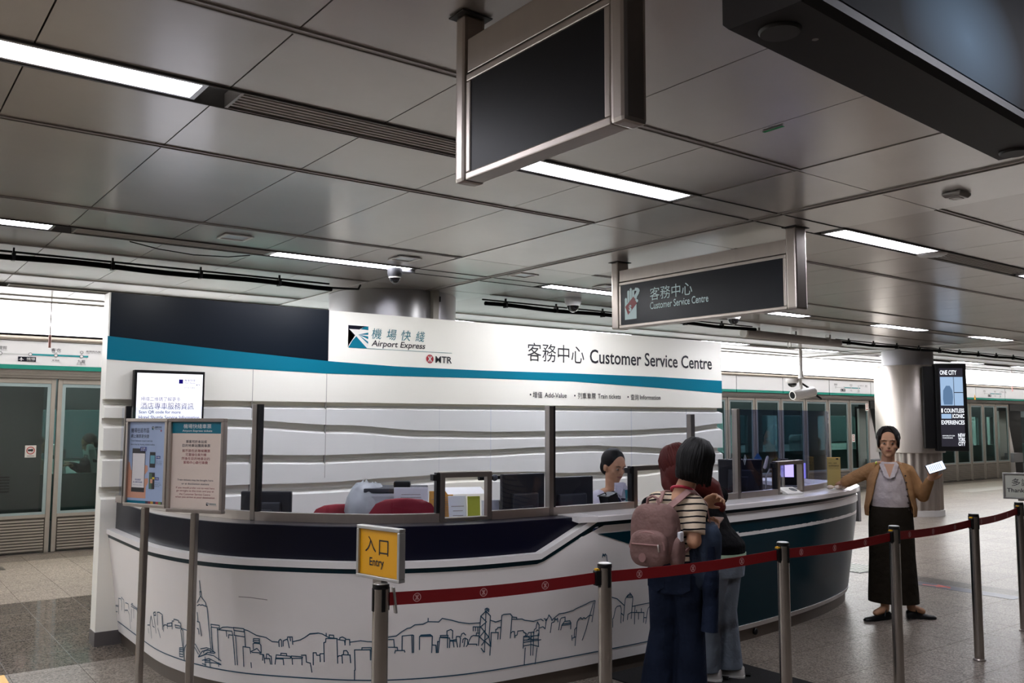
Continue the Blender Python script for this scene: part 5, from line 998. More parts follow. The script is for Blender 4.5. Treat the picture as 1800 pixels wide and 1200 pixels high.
# ================================================================ FLOOR THINGS
mt = one('door_mat', mat('mat_black', '0a0a0b', .95, bump=.4, bscale=300), None, lambda b: b.box(3.93, 4.86, 3.2, 4.28, .0005, .009), bevel=.003); tag(mt, 'black rubber floor mat under the two customers at the counter', 'floor mat')
gr = thing('floor_grate', 'slotted metal floor grate behind the woman with the long dark skirt', 'grate', (8.95, 5.75, 0))
one('frame', m_black, gr, lambda b: b.box(8.7, 9.25, 5.45, 6.05, .0005, .003))
one('slats', m_alu, gr, lambda b: [b.box(8.72, 9.23, 5.48+i*.05, 5.505+i*.05, .003, .007) for i in range(11)])
fs = thing('floor_sticker', 'dark blue floor sticker with an orange arrow behind the queue posts', 'floor sticker', (8.66, 4.4, 0))
one('film', mat('sticker_navy', '2a2d42', .35), fs, lambda b: b.prism([(8.57, 3.85, .0008), (8.76, 3.85, .0008), (8.76, 4.82, .0008), (8.72, 4.9, .0008), (8.6, 4.9, .0008), (8.57, 4.86, .0008)], V((0, 0, .001))))
b = MB(); q = V((8.665, 4.6, .0025))
rib(b, [q+Y*.12+X*-.04, q-Y*.1+X*.03], .03, Z); rib(b, [q+Y*-.02+X*-.05, q-Y*.1+X*.03], .03, Z); rib(b, [q-Y*.12+X*-.02, q-Y*.1+X*.03, q+Y*.02+X*.05], .03, Z); b.build('arrow', mat('arrow_orange', 'c0432a', .5), fs)
ys_ = one('yellow_floor_sticker', mat('sticker_amber', 'e3a81a', .45), None, lambda b: b.box(.4, .885, 6.05, 6.53, .0006, .002)); tag(ys_, 'yellow floor sticker at the bottom left corner', 'floor sticker')
dk = one('floor_plate', m_dsteel, None, lambda b: b.box(-.5, 1.45, 10.95, 11.2, .0006, .003)); tag(dk, 'dark metal floor plate at the left edge before the platform doors', 'floor plate')
fp = one('floor_plate', m_dsteel, None, lambda b: b.box(20.5, 24.2, 10.0, 10.5, .0006, .003)); tag(fp, 'dark floor plate far right near the platform doors', 'floor plate')
# ================================================================ PEOPLE
m_skin = mat('skin', 'b98a6a', .55, vary=.05); m_skin2 = mat('skin_light', 'c39476', .55, vary=.05)
m_hairb = mat('hair_black', '080707', .6, spec=.25, vary=.3, vscale=60, stretch=(6, 6, .6)); m_hairr = mat('hair_red', '4a1814', .6, spec=.2, vary=.35, vscale=50, stretch=(6, 6, .6)); m_hair2 = mat('hair_dark', '17110f', .6, spec=.2, vary=.3, vscale=50)
m_eye = mat('eye_white', 'a08f84', .4); m_iris = mat('iris_dark', '1a120e', .2); m_lip = mat('lip', '8f5148', .5)
def nrm(v): return V(v).normalized()
def axes(f, up=(0, 0, 1)):
    f = nrm(f); u = nrm(V(up)-f*f.dot(V(up))); return f.cross(u), f, u     # right, front, up
def head_vol(b, c, f, up, neck, s=1.0):
    r, f, u = axes(f, up); c = V(c)
    b.ell(c+u*.02*s-f*.008*s, .076*s, .094*s, .098*s, r, f, u, 24, 16); b.ell(c-u*.045*s+f*.022*s, .058*s, .066*s, .068*s, r, f, u, 20, 12); b.ell(c-u*.092*s+f*.062*s, .024*s, .022*s, .02*s, r, f, u)
    b.capsule([c+f*.086*s+u*.012*s, c+f*.104*s-u*.024*s], [.009*s, .0135*s]); b.ell(c+f*.076*s-u*.055*s, .026*s, .016*s, .014*s, r, f, u); b.ell(c+f*.07*s+u*.03*s, .055*s, .018*s, .012*s, r, f, u)
    for k in (-1, 1): b.ell(c+r*k*.077*s-u*.012*s-f*.01*s, .011*s, .022*s, .032*s, r, f, u); b.ell(c+r*k*.045*s+f*.058*s-u*.02*s, .02*s, .018*s, .02*s, r, f, u)
    b.capsule([c-u*.05*s-f*.018*s, neck, V(neck)-u*.06], [.05*s, .054*s, .07*s])
def face(p, c, f, up, s=1.0):
    r, f, u = axes(f, up); c = V(c)
    for k in (-1, 1):
        b = MB(); b.ell(c+r*k*.031*s+f*.079*s+u*.004*s, .012*s, .009*s, .006*s, r, f, u); e = b.build('eye', m_eye, p, smooth=True)
        b = MB(); b.ell(c+r*k*.031*s+f*.0862*s+u*.004*s, .0062*s, .004*s, .0062*s, r, f, u); b.build('iris', m_iris, e, smooth=True)
        b = MB(); b.capsule([c+r*k*.014*s+f*.089*s+u*.026*s, c+r*k*.032*s+f*.088*s+u*.031*s, c+r*k*.05*s+f*.078*s+u*.026*s], [.002*s, .0028*s, .0015*s]); b.build('eyebrow', m_hair2, p, smooth=True)
    b = MB(); b.capsule([c-r*.022*s+f*.083*s-u*.055*s, c+f*.0925*s-u*.054*s, c+r*.022*s+f*.083*s-u*.055*s], [.003*s, .0065*s, .003*s]); b.build('mouth', m_lip, p, smooth=True)
def hand_vol(b, w, d, n, side=1, curl=.5, s=1.0):
    w, d = V(w), nrm(d); n = nrm(V(n)-d*d.dot(V(n))); t = d.cross(n)*side
    b.capsule([w-d*.02*s, w+d*.015*s], [.026*s, .026*s]); b.ell(w+d*.05*s, .041*s, .017*s, .048*s, t, n, d, 16, 10)
    for i, (o, L) in enumerate(((.031, .07), (.0105, .08), (-.0105, .075), (-.03, .06))):
        q = w+d*(.088-.004*abs(i-1.3))*s+t*o*s; a = 0; P_ = [w+d*.06*s+t*o*.9*s, q]; dd = nrm(d+t*o*2)
        for j, fr in enumerate((.42, .32, .26)):
            a += curl*(.55+.15*j+.08*i); q = q+(dd*math.cos(a)+n*math.sin(a))*L*fr*s; P_.append(q)
        b.capsule(P_, [.0095*s, .009*s, .0085*s, .008*s, .007*s], 10)
    q = w+d*.02*s+t*.03*s; e = nrm(d*.75+t*.6+n*.35); b.capsule([q, q+e*.035*s, q+nrm(e+d*.4+n*.2*curl)*.07*s], [.013*s, .011*s, .0085*s], 10)
def locks(p, hc, r, f, u, rx, ry, rz, off, a0, a1, drop, m, seed=1, n=46, low=-25, thick=.011, lean=(0, 0, 0), name='hair_locks'):
    # combed locks from the crown down over the skull; azimuth measured from the face, a0..a1 degrees
    rg = random.Random(seed); b = MB(); c = V(hc)+V(off)
    for i in range(n):
        a = math.radians(a0+(a1-a0)*(i+rg.uniform(-.3, .3))/(n-1)); P_ = []; lw = low+rg.uniform(-6, 6); k = 1+rg.uniform(-.02, .035)
        for e in (82, 62, 42, 20, 0, lw): q = math.radians(e); P_.append(c+(r*(rx*math.sin(a))+f*(ry*math.cos(a)))*(math.cos(q)*k)+u*(rz*math.sin(q)*k))
        d = drop*(1+rg.uniform(-.12, .1))
        if d > .005:
            e = P_[-1]; t = (P_[-1]-P_[-2]).normalized()
            P_ += [e+(t*.4-Z*.8+V(lean)*.4)*d*.5, e+(t*.25-Z*.95+V(lean))*d]
        R_ = [thick*.5]+[thick*rg.uniform(.85, 1.15) for _ in P_[2:]]+[thick*.35]
        b.tube(P_, R_, 7)
    return b.build(name, m, p, smooth=True)
def tors(b, secs, r, f, n=26):
    b.loft([[V(c)+V(r)*rx*math.cos(2*math.pi*j/n)+V(f)*ry*math.sin(2*math.pi*j/n) for j in range(n)] for c, rx, ry in secs])
def mid(a, c, k): return V(a).lerp(V(c), k)
def shoe(p, name, heel, toe, m, h=.075, w_=.042, strap=None, sole=None):
    heel, toe = V(heel), V(toe); heel.z = toe.z = 0; d = (toe-heel).normalized(); s = V((-d.y, d.x, 0)); L = (toe-heel).length
    b = MB(); rings = []
    for k, ww, hh in ((0, .55, .8), (.06, .8, 1), (.25, .85, .95), (.5, .9, .62), (.75, 1.05, .45), (.92, .85, .38), (1, .45, .25)):
        c = heel+d*L*k; rings.append([c+s*ww*w_*x+Z*(.004+h*hh*z) for x, z in ((-1, 0), (-1, .35), (-.7, .85), (0, 1), (.7, .85), (1, .35), (1, 0))])
    b.loft(rings); o = b.build(name, m, p, smooth=50)
    if sole:
        b = MB(); b.loft([[heel+d*L*k+s*ww*w_*1.06*x+Z*z for x, z in ((-1, .0), (-1, .022), (1, .022), (1, .0))] for k, ww in ((-.02, .6), (.1, .9), (.5, .95), (.75, 1.1), (.95, .85), (1.02, .45))]); b.build('sole', sole, o)
    return o
def fabric(name, c1, c2=None, kind=None, rough=.85, v=.2, vs=14):
    m = mat(name, c1, rough, vary=v, vscale=vs, bump=.6, bscale=11, spec=.08)
    if kind == 'stripe':
        nt = m.node_tree; N = nt.nodes; L = nt.links; b = N['Principled BSDF']; tc = N.new('ShaderNodeTexCoord'); sp = N.new('ShaderNodeSeparateXYZ'); L.new(tc.outputs['Object'], sp.inputs[0])
        def M(op, a, c=None):
            n = N.new('ShaderNodeMath'); n.operation = op
            for i, q in enumerate((a, c)):
                if q is None: continue
                if isinstance(q, (int, float)): n.inputs[i].default_value = q
                else: L.new(q, n.inputs[i])
            return n.outputs[0]
        nz = N.new('ShaderNodeTexNoise'); nz.inputs['Scale'].default_value = 7; L.new(tc.outputs['Object'], nz.inputs[0])
        v = M('ADD', M('ADD', sp.outputs[2], M('MULTIPLY', sp.outputs[0], .10)), M('ADD', M('MULTIPLY', sp.outputs[1], .16), M('MULTIPLY', nz.outputs[0], .025)))
        k = M('LESS_THAN', M('FRACT', M('DIVIDE', v, .0345)), .27)
        mx = N.new('ShaderNodeMix'); mx.data_type = 'RGBA'; L.new(k, mx.inputs[0]); mx.inputs[6].default_value = lin(c1); mx.inputs[7].default_value = lin(c2); L.new(mx.outputs[2], b.inputs['Base Color'])
    return m
m_denim = fabric('denim_dark', '1f2738', v=.5, vs=5); m_denimj = fabric('denim_jacket', '343e4e', v=.5, vs=9); m_denl = fabric('denim_pale', '7f8894', v=.25, vs=6); m_blk = fabric('knit_black', '0d0d0f'); m_stripe = fabric('striped_jersey', 'cbb9a2', '131216', 'stripe')
m_card = fabric('cardigan_tan', 'a37c55'); m_blouse = fabric('blouse_cream', 'c2b7b4'); m_skirt = fabric('skirt_olive', '241f18'); m_pink = fabric('backpack_pink', '7c615c', rough=.6); m_pinks = mat('strap_pink', '8f6b66', .7, vary=.06)
m_suit = fabric('vest_navy', '1c2740'); m_shirt = fabric('shirt_white', 'cdc8d0')
# ---------------------------------------------------------------- woman in the striped top
A = thing('person', 'woman in a striped cream top and dark jeans seen from behind, wearing the pink backpack', 'person', (3.77, 3.50, 0))
rA, fA, uA = axes((.94, .34, 0)); pel = V((3.78, 3.50, .80)); nk = V((3.795, 3.46, 1.215)); hc = V((3.838, 3.405, 1.385)); hup = nrm((.12, -.22, 1))
shR, shL = V((3.785, 3.365, 1.15)), V((3.71, 3.58, 1.16)); elR, elL = V((3.722, 3.325, .96)), V((3.90, 3.66, 1.0)); wrR, wrL = V((3.885, 3.365, .985)), V((4.03, 3.53, 1.13))
knR, knL = V((3.83, 3.45, .44)), V((3.745, 3.575, .44)); anR, anL = V((3.84, 3.47, .08)), V((3.72, 3.62, .08)); hipR, hipL = pel+rA*.07, pel-rA*.07
b = MB(); head_vol(b, hc, (.9, .45, -.1), hup, nk)
tors(b, [(pel-Z*.08, .12, .1), (pel, .15, .11), (pel+Z*.15, .115, .09), (mid(pel, nk, .72), .135, .1), (nk-Z*.075, .12, .07), (nk, .058, .055)], rA, fA)
for s_, e_, w_ in ((shR, elR, wrR), (shL, elL, wrL)): b.capsule([mid(nk-Z*.05, s_, .5), s_, e_], [.045, .044, .039]); b.capsule([e_, mid(e_, w_, .35), w_], [.038, .036, .026])
for h_, k_, a_ in ((hipR, knR, anR), (hipL, knL, anL)): b.capsule([h_, k_, a_], [.085, .055, .037])
hand_vol(b, wrR, (.9, .25, .25), (0, .3, .9), -1, .8); hand_vol(b, wrL, (.6, -.65, .45), (-.5, -.3, -.6), 1, .9)
for a_ in (anR, anL): b.capsule([a_-Z*.03, a_+fA*.12-Z*.05], [.04, .03])
b.skin('body', m_skin, A, .006)
face(A, hc, (.9, .45, -.1), hup)
b = MB(); r_, f_, u_ = axes((.9, .45, -.1), hup)
b.ell(hc+u_*.024-f_*.018, .090, .104, .102, r_, f_, u_, 26, 16); b.loft([[hc+u_*z+r_*(x*math.cos(a))+f_*(-.03+y*math.sin(a)) for a in [math.radians(180+d) for d in range(-14, 195, 16)]]+[hc+u_*z+r_*(x*.8*math.cos(a))+f_*(-.03+y*.75*math.sin(a)) for a in [math.radians(180+d) for d in range(194, -15, -16)]] for z, x, y in ((.04, .091, .088), (-.03, .094, .082), (-.08, .090, .072), (-.115, .078, .056))])
b.skin('hair', m_hairb, A, .005, 9)
locks(A, hc, r_, f_, u_, .094, .108, .106, u_*.024-f_*.018, 62, 298, .085, m_hairb, 3, 54, -18)
b = MB(); tors(b, [(pel+Z*.02, .142, .115), (pel+Z*.1, .132, .11), (mid(pel, nk, .55), .135, .108), (mid(pel, nk, .8), .148, .108), (nk-Z*.065, .135, .085), (nk-Z*.04, .09, .075)], rA, fA)
for s_, e_, k in ((shR, elR, .80), (shL, elL, .8)): b.capsule([mid(nk-Z*.055, s_, .35), s_], [.05, .056]); b.tube([s_+(s_-e_).normalized()*.02, s_, mid(s_, e_, k)], [.05, .06, .062], 16)
b.skin('striped_top', m_stripe, A, .006, 5)
b = MB(); tors(b, [(pel-Z*.14, .138, .12), (pel-Z*.03, .15, .125), (pel+Z*.05, .138, .112), (pel+Z*.07, .134, .108)], rA, fA)
for h_, k_, a_ in ((hipR, knR, anR), (hipL, knL, anL)): b.tube([h_-Z*.02, mid(h_, k_, .5), k_, mid(k_, a_, .5), V((a_.x, a_.y, .04)), V((a_.x, a_.y, .025))], [.105, .088, .078, .088, .1, .102], 20)
tr_ = b.skin('jeans', m_denim, A, .007, 4)
b = MB()
for k in (-1, 1):
    q = pel+rA*k*.075-fA*.136-Z*.07; u1 = rA; b.loft([[q+u1*x+Z*z-fA*.001, q+u1*x+Z*z-fA*.008] for x, z in ()] or [[q+u1*x+Z*z+fA*d for x, z in ((-.05, .05), (.05, .05), (.05, -.03), (0, -.06), (-.05, -.03))] for d in (.014, .03)])
b.build('back_pocket', m_denim, tr_)
shoe(A, 'shoe', anR-fA*.06, anR+fA*.18, m_black); shoe(A, 'shoe', anL-fA*.06, anL+fA*.18, m_black)
b = MB(); b.tube([nk+V((rA*math.cos(a)*.066+fA*math.sin(a)*.062)[:])+Z*(.005-.03*math.sin(a)) for a in [math.pi*(.9+1.2*i/14) for i in range(15)]], .008, 8); b.build('lanyard', mat('lanyard_red', 'b01c38', .5), A, smooth=50)
# backpack (worn)
bp = thing('backpack', 'dusty pink nylon backpack worn by the woman in the striped top', 'backpack', (3.585, 3.455, .83))
bc = V((3.575, 3.465, .985)); n_ = -fA; rr = rA
def bag(b, c, w_, h, d, k=3.0):
    def sq(q):
        m_ = max(abs(x) for x in q); e = 1/k*2
        return [math.copysign(abs(x)**.62, x) for x in q]
    b.ell(c, w_, d, h, rr, n_, Z, 28, 18, warp=lambda q: [math.copysign(abs(q[0])**.6, q[0]), math.copysign(abs(q[1])**.6, q[1]), math.copysign(abs(q[2])**.75, q[2])])
b = MB(); bag(b, bc+Z*.015, .135, .165, .085); b.ell(bc+Z*.13, .09, .07, .05, rr, n_, Z); body_ = b.skin('main_bag', m_pink, bp, .006, 6)
b = MB(); bag(b, bc+n_*.085-Z*.055, .108, .098, .045); fp_ = b.skin('front_pocket', m_pink, bp, .006, 6)
b = MB(); b.tube([bc+n_*.112-Z*.055+rr*.1*math.cos(a)+Z*(.088*math.sin(a)) for a in [math.pi*i/16 for i in range(17)]], .006, 8); b.tube([bc+n_*.133+rr*x-Z*.03 for x in (-.08, .08)], .0045, 8); b.build('zip', m_pinks, fp_, smooth=50)
b = MB(); b.capsule([bc+n_*.136+rr*.075-Z*.03, bc+n_*.138+rr*.08-Z*.06], [.006, .005]); b.build('zip_pull', m_steel, fp_, smooth=True)
b = MB(); disc(b, bc+n_*.1305-Z*.10+rr*-.02, .022, rr, Z); b.prism([bc+n_*.126-Z*.10+rr*-.02+rr*.021*math.cos(2*math.pi*i/20)+Z*.024*math.sin(2*math.pi*i/20) for i in range(20)], n_*.006); b.build('round_badge', m_pinks, fp_)
b = MB(); bag(b, bc+rr*.125+n_*.0-Z*.075, .035, .085, .055); sp_ = b.skin('side_pocket', m_pink, bp, .006, 5)
b = MB(); b.obox(bc+rr*.145-Z*.0+n_*.0, n_, rr, Z, .05, .02, .07); b.build('tissue_pack', m_paper, bp, bevel=.008)
b = MB(); b.tube([bc+Z*.17+rr*x+n_*.03+Z*z for x, z in ((-.035, 0), (-.03, .035), (0, .05), (.03, .035), (.035, 0))], .008, 8); b.build('grab_handle', m_pinks, bp, smooth=50)
def strap(pts, w_=.042):
    b = MB(); pts = [V(p) for p in pts]; ctr = V((3.79, 3.48, 1.0))
    rings = []
    for i, p in enumerate(pts):
        t = (pts[min(i+1, len(pts)-1)]-pts[max(i-1, 0)]).normalized(); o = p-ctr; o = (o-t*o.dot(t)).normalized(); s = t.cross(o)
        rings.append([p+s*w_/2*x+o*y for x, y in ((-1, .004), (1, .004), (1, -.004), (-1, -.004))])
    b.loft(rings); return b.build('shoulder_strap', m_pinks, bp)
strap([bc+Z*.13+rr*.03+fA*.05, V((3.69, 3.41, 1.175)), V((3.755, 3.385, 1.225)), V((3.80, 3.375, 1.22)), V((3.875, 3.36, 1.15)), V((3.90, 3.35, 1.0))])
strap([bc+Z*.14-rr*.04+fA*.05, V((3.66, 3.52, 1.16)), V((3.715, 3.545, 1.215)), V((3.76, 3.55, 1.21)), V((3.85, 3.56, 1.12)), V((3.86, 3.55, 1.0))])
strap([bc-Z*.10+rr*.13+fA*.03, V((3.74, 3.355, .93)), V((3.86, 3.345, .98))], .02)
# denim jacket over the forearm
j = thing('denim_jacket', 'dark denim jacket draped over the striped-top woman\'s right forearm', 'jacket', (3.86, 3.33, .6))
fw = nrm(wrR-elR); sd = V((-fw.y, fw.x, 0)).normalized(); rnd = random.Random(5)
b = MB(); rings = []
for z_, L_, t_ in ((1.045, .05, .03), (1.035, .085, .065), (.98, .10, .085), (.9, .10, .08), (.82, .095, .07), (.74, .08, .055), (.70, .05, .03)):
    c = mid(elR, wrR, .62)+fw*.02; c.z = z_; rings.append([c+fw*L_*math.cos(a)*(1+.12*math.sin(5*a+z_*9))+sd*t_*math.sin(a)*(1+.15*math.sin(4*a+z_*7)) for a in [2*math.pi*i/28 for i in range(28)]])
b.loft(rings); b.build('folded_body', m_denimj, j, smooth=70)
b = MB(); q = mid(elR, wrR, .55); b.tube([q+sd*-.03-Z*.05, q+sd*-.05-Z*.2, q+sd*-.045+fw*.01-Z*.35, q+sd*-.04-Z*.5], [.045, .048, .042, .046], 16); b.tube([q+sd*.03+fw*.05-Z*.1, q+sd*.03+fw*.055-Z*.3, q+sd*.03+fw*.05-Z*.42], [.05, .045, .045], 16); b.build('hanging_sleeve', m_denim, j, smooth=60)
ph = thing('held_phone', 'phone in a pale case held above the denim jacket by the striped-top woman', 'phone', (3.98, 3.33, 1.03)); b = MB(); q = wrR+V((.085, .03, .05)); b.obox(q, nrm((.9, .2, .45)), nrm((-.3, .9, 0)), nrm((-.42, -.1, .9)), .13, .07, .009); b.build('case', mat('phone_case', 'b59a8d', .4), ph, bevel=.004)
# ---------------------------------------------------------------- red-haired woman
B_ = thing('person', 'red-haired woman in a black top and pale flared jeans leaning on the counter', 'person', (4.42, 3.76, 0))
rB, fB, uB = axes((-.3, .95, 0)); pel = V((4.45, 3.74, .79)); nk = V((4.37, 3.91, 1.175)); hc = V((4.335, 4.0, 1.315)); hup = nrm((-.12, .25, 1))
shR, shL = V((4.555, 3.85, 1.13)), V((4.25, 3.94, 1.11)); elR, elL = V((4.68, 4.04, 1.065)), V((4.20, 4.12, 1.07)); wrR, wrL = V((4.55, 4.22, 1.06)), V((4.33, 4.22, 1.06))
knR, knL = V((4.50, 3.765, .43)), V((4.375, 3.79, .43)); anR, anL = V((4.56, 3.80, .08)), V((4.385, 3.835, .08)); hipR, hipL = pel+rB*.085, pel-rB*.085
up_t = nrm(nk-pel); fT = rB.cross(up_t)*-1
b = MB(); head_vol(b, hc, (.5, .8, -.3), hup, nk)
tors(b, [(pel-Z*.08, .13, .11), (pel, .16, .12), (mid(pel, nk, .35), .13, .1), (mid(pel, nk, .75), .15, .11), (nk-up_t*.05, .13, .08), (nk, .06, .055)], rB, fB)
for s_, e_, w_ in ((shR, elR, wrR), (shL, elL, wrL)): b.capsule([mid(nk, s_, .5), s_, e_], [.06, .05, .04]); b.capsule([e_, w_], [.04, .027])
for h_, k_, a_ in ((hipR, knR, anR), (hipL, knL, anL)): b.capsule([h_, k_, a_], [.09, .058, .037])
hand_vol(b, wrR, (-.7, .6, 0), (0, 0, -1), -1, .4); hand_vol(b, wrL, (.7, .6, 0), (0, 0, -1), 1, .4)
for a_ in (anR, anL): b.capsule([a_-Z*.03, a_+fB*.12-Z*.05], [.04, .03])
b.skin('body', m_skin2, B_, .007); face(B_, hc, (.5, .8, -.3), hup)
b = MB(); r_, f_, u_ = axes((.5, .8, -.3), hup)
b.ell(hc+u_*.03-f_*.02, .1, .11, .108, r_, f_, u_, 26, 16); b.ell(hc-u_*.05-f_*.06, .11, .08, .12, r_, f_, u_, 26, 16); b.capsule([hc-f_*.075-u_*.02, hc-f_*.10-u_*.12+r_*.03, nk+V((.05, -.115, .0)), nk+V((.07, -.16, -.10))], [.08, .09, .075, .045])
for k in (-1, 1): b.capsule([hc+r_*k*.085+u_*.0, hc+r_*k*.105-u_*.10-f_*.03, hc+r_*k*.12-u_*.16-f_*.05], [.035, .045, .025])
b.skin('hair', m_hairr, B_, .007, 6)
locks(B_, hc, r_, f_, u_, .106, .116, .112, u_*.03-f_*.02, 55, 305, .19, m_hairr, 5, 54, -20, .012, (.30, -.1, 0))
b = MB(); tors(b, [(pel+Z*.0, .165, .14), (pel+Z*.06, .168, .14), (mid(pel, nk, .4), .16, .13), (mid(pel, nk, .75), .18, .135), (nk-up_t*.06, .16, .10), (nk-up_t*.02, .08, .07)], rB, fB)
for s_, e_, w_ in ((shR, elR, wrR), (shL, elL, wrL)): b.capsule([mid(nk, s_, .4), s_, e_], [.065, .066, .056]); b.capsule([e_, mid(e_, w_, .85)], [.055, .042])
b.skin('black_top', m_blk, B_, .007, 5)
b = MB(); tors(b, [(pel-Z*.14, .15, .13), (pel-Z*.04, .168, .14), (pel+Z*.02, .15, .125)], rB, fB)
for h_, k_, a_ in ((hipR, knR, anR), (hipL, knL, anL)): b.tube([h_-Z*.02, mid(h_, k_, .5), k_, mid(k_, a_, .5), V((a_.x, a_.y, .075)), V((a_.x, a_.y, .06))], [.105, .088, .073, .08, .092, .095], 20)
b.skin('jeans', m_denl, B_, .007, 4)
one('under_shirt', mat('undershirt_pale', '9fb59a', .8), B_, lambda b: tors(b, [(pel-Z*.03, .172, .145), (pel+Z*.005, .17, .143)], rB, fB), smooth=50)
m_snk = mat('sneaker_white', 'b9b4ae', .6, vary=.06); fs_ = nrm((-.55, .83, 0))
for a_ in (anR, anL):
    o = shoe(B_, 'sneaker', a_+V((.05, -.085, 0)), a_+V((-.10, .16, 0)), m_snk, .085, .05, sole=m_white)
    b = MB(); q = V((a_.x, a_.y, 0))+V((.045, -.07, 0)); b.obox(q+Z*.018+V((.035, .0, 0)), fs_, V((fs_.y, -fs_.x, 0)), Z, .07, .05, .008); b.build('heel_line', m_black, o)
# ---------------------------------------------------------------- woman with the phone
C_ = thing('person', 'woman in a tan cardigan, cream blouse and long dark skirt holding up a phone', 'person', (6.98, 4.08, 0))
rC, fC, uC = axes((-.86, -.51, 0)); base = V((6.98, 4.08, 0)); pel = base+Z*.86; nk = base+Z*1.275+V((.0, .01, 0)); hc = base+Z*1.425+fC*.02; hup = nrm((0, 0, 1))
shR, shL = base+rC*.132+Z*1.21, base-rC*.132+Z*1.21; elR, wrR = V((6.86, 4.40, 1.10)), V((6.96, 4.49, 1.08)); elL, wrL = V((7.13, 3.88, 1.0)), V((7.06, 3.775, 1.145))
anR, anL = V((6.885, 4.10, .085)), V((7.10, 4.0, .085)); hipR, hipL = pel+rC*.085, pel-rC*.085; knR, knL = mid(hipR, anR, .52), mid(hipL, anL, .52)
b = MB(); head_vol(b, hc, fC, hup, nk)
tors(b, [(pel-Z*.1, .13, .11), (pel, .155, .115), (base+Z*.98, .12, .095), (base+Z*1.12, .14, .105), (base+Z*1.21, .125, .08), (nk, .055, .052)], rC, fC)
for s_, e_, w_ in ((shR, elR, wrR), (shL, elL, wrL)): b.capsule([mid(nk-Z*.03, s_, .5), s_, e_], [.055, .048, .038]); b.capsule([e_, w_], [.038, .025])
for h_, k_, a_ in ((hipR, knR, anR), (hipL, knL, anL)): b.capsule([h_, k_, mid(k_, a_, .4), a_], [.085, .055, .052, .032])
hand_vol(b, wrR, (.35, .8, -.1), (.3, -.2, -.9), -1, .9); hand_vol(b, wrL, (.0, -.4, .8), (-.7, -.5, .1), 1, .16)
toeR, toeL = V((6.68, 4.16, 0)), V((7.23, 3.86, 0))
for a_, t_ in ((anR, toeR), (anL, toeL)): b.capsule([a_, mid(a_, V((t_.x, t_.y, .03)), .45)], [.033, .026])
b.skin('body', m_skin, C_, .006); face(C_, hc, fC, hup)
b = MB(); r_, f_, u_ = axes(fC, hup)
b.ell(hc+u_*.048-f_*.03, .084, .093, .092, r_, f_, u_, 26, 16); b.ell(hc-u_*.01-f_*.06, .082, .06, .08, r_, f_, u_); b.ell(hc-f_*.11-u_*.02, .045, .04, .05, r_, f_, u_)
for k in (-1, 1): b.ell(hc+r_*k*.076+u_*.02+f_*.025, .013, .045, .055, r_, f_, u_)
b.skin('hair', m_hair2, C_, .006, 5)
locks(C_, hc, r_, f_, u_, .087, .097, .096, u_*.048-f_*.028, 40, 320, 0, m_hair2, 6, 44, -20, .008)
b = MB(); tors(b, [(base+Z*.90, .15, .12), (base+Z*.97, .158, .135), (base+Z*1.05, .15, .135), (base+Z*1.14, .15, .125), (base+Z*1.205, .125, .095), (base+Z*1.245, .09, .078), (base+Z*1.275, .066, .066)], rC, fC); bl = b.skin('blouse', m_blouse, C_, .007, 5)
b = MB(); q = base+fC*.128
b.prism([base+fC*.085+Z*1.262-rC*.04, base+fC*.085+Z*1.262+rC*.04, base+fC*.142+Z*1.15], fC*.004); b.build('open_neck', m_skin, bl)
for k in (-1, 1): b = MB(); b.prism([base+fC*.07+Z*1.283+rC*k*.045, base+fC*.075+Z*1.255+rC*k*.075, base+fC*.138+Z*1.16+rC*k*.04, base+fC*.148+Z*1.145], fC*.006); b.build('collar', m_blouse, bl)
b = MB()
tors(b, [(base+Z*.135, .196, .15), (base+Z*.2, .194, .145), (base+Z*.5, .178, .138), (base+Z*.75, .175, .14), (base+Z*.86, .168, .132), (base+Z*.945, .14, .115), (base+Z*.95, .13, .105)], rC, fC); b.build('skirt', m_skirt, C_, smooth=60)
def cshell(b, secs, a0, a1, t=.012, n=30):
    rings = []
    for c, rx, ry, g0, g1 in secs:
        A_ = [math.radians(90+g0+(360-g0-g1)*i/n) for i in range(n+1)]
        rings.append([V(c)+rC*rx*math.cos(a)+fC*ry*math.sin(a) for a in A_]+[V(c)+rC*(rx-t)*math.cos(a)+fC*(ry-t)*math.sin(a) for a in A_[::-1]])
    b.loft(rings)
b = MB(); cshell(b, [(base+Z*.83, .20, .165, 62, 60), (base+Z*.9, .205, .17, 58, 56), (base+Z*1.02, .185, .165, 50, 46), (base+Z*1.12, .178, .155, 44, 38), (base+Z*1.19, .16, .128, 38, 32), (base+Z*1.235, .125, .1, 40, 36), (base+Z*1.268, .088, .082, 55, 50)], 0, 0)
for s_, e_, w_ in ((shR, elR, wrR), (shL, elL, wrL)): b.capsule([s_-(s_-nk)*.2, s_, e_], [.05, .06, .05]); b.capsule([e_, mid(e_, w_, .9)], [.05, .036])
cd = b.skin('cardigan', m_card, C_, .006, 3)
for i in range(6):
    a = math.radians(90-44-2*i); z_ = 1.17-.055*i; b = MB(); c = base+rC*-.172*abs(math.cos(a))+fC*.16*math.sin(a)+Z*z_; b.ell(c+fC*.006, .007, .007, .007); b.build('button', mat('button_dark', '2a1d16', .4), cd, smooth=True)
b = MB(); b.capsule([shR+Z*.06-rC*.035, shR+Z*.05-rC*.03+fC*.06], [.008, .006]); b.build('yellow_strap', mat('strap_lime', 'c6d23a', .6), C_, smooth=True)
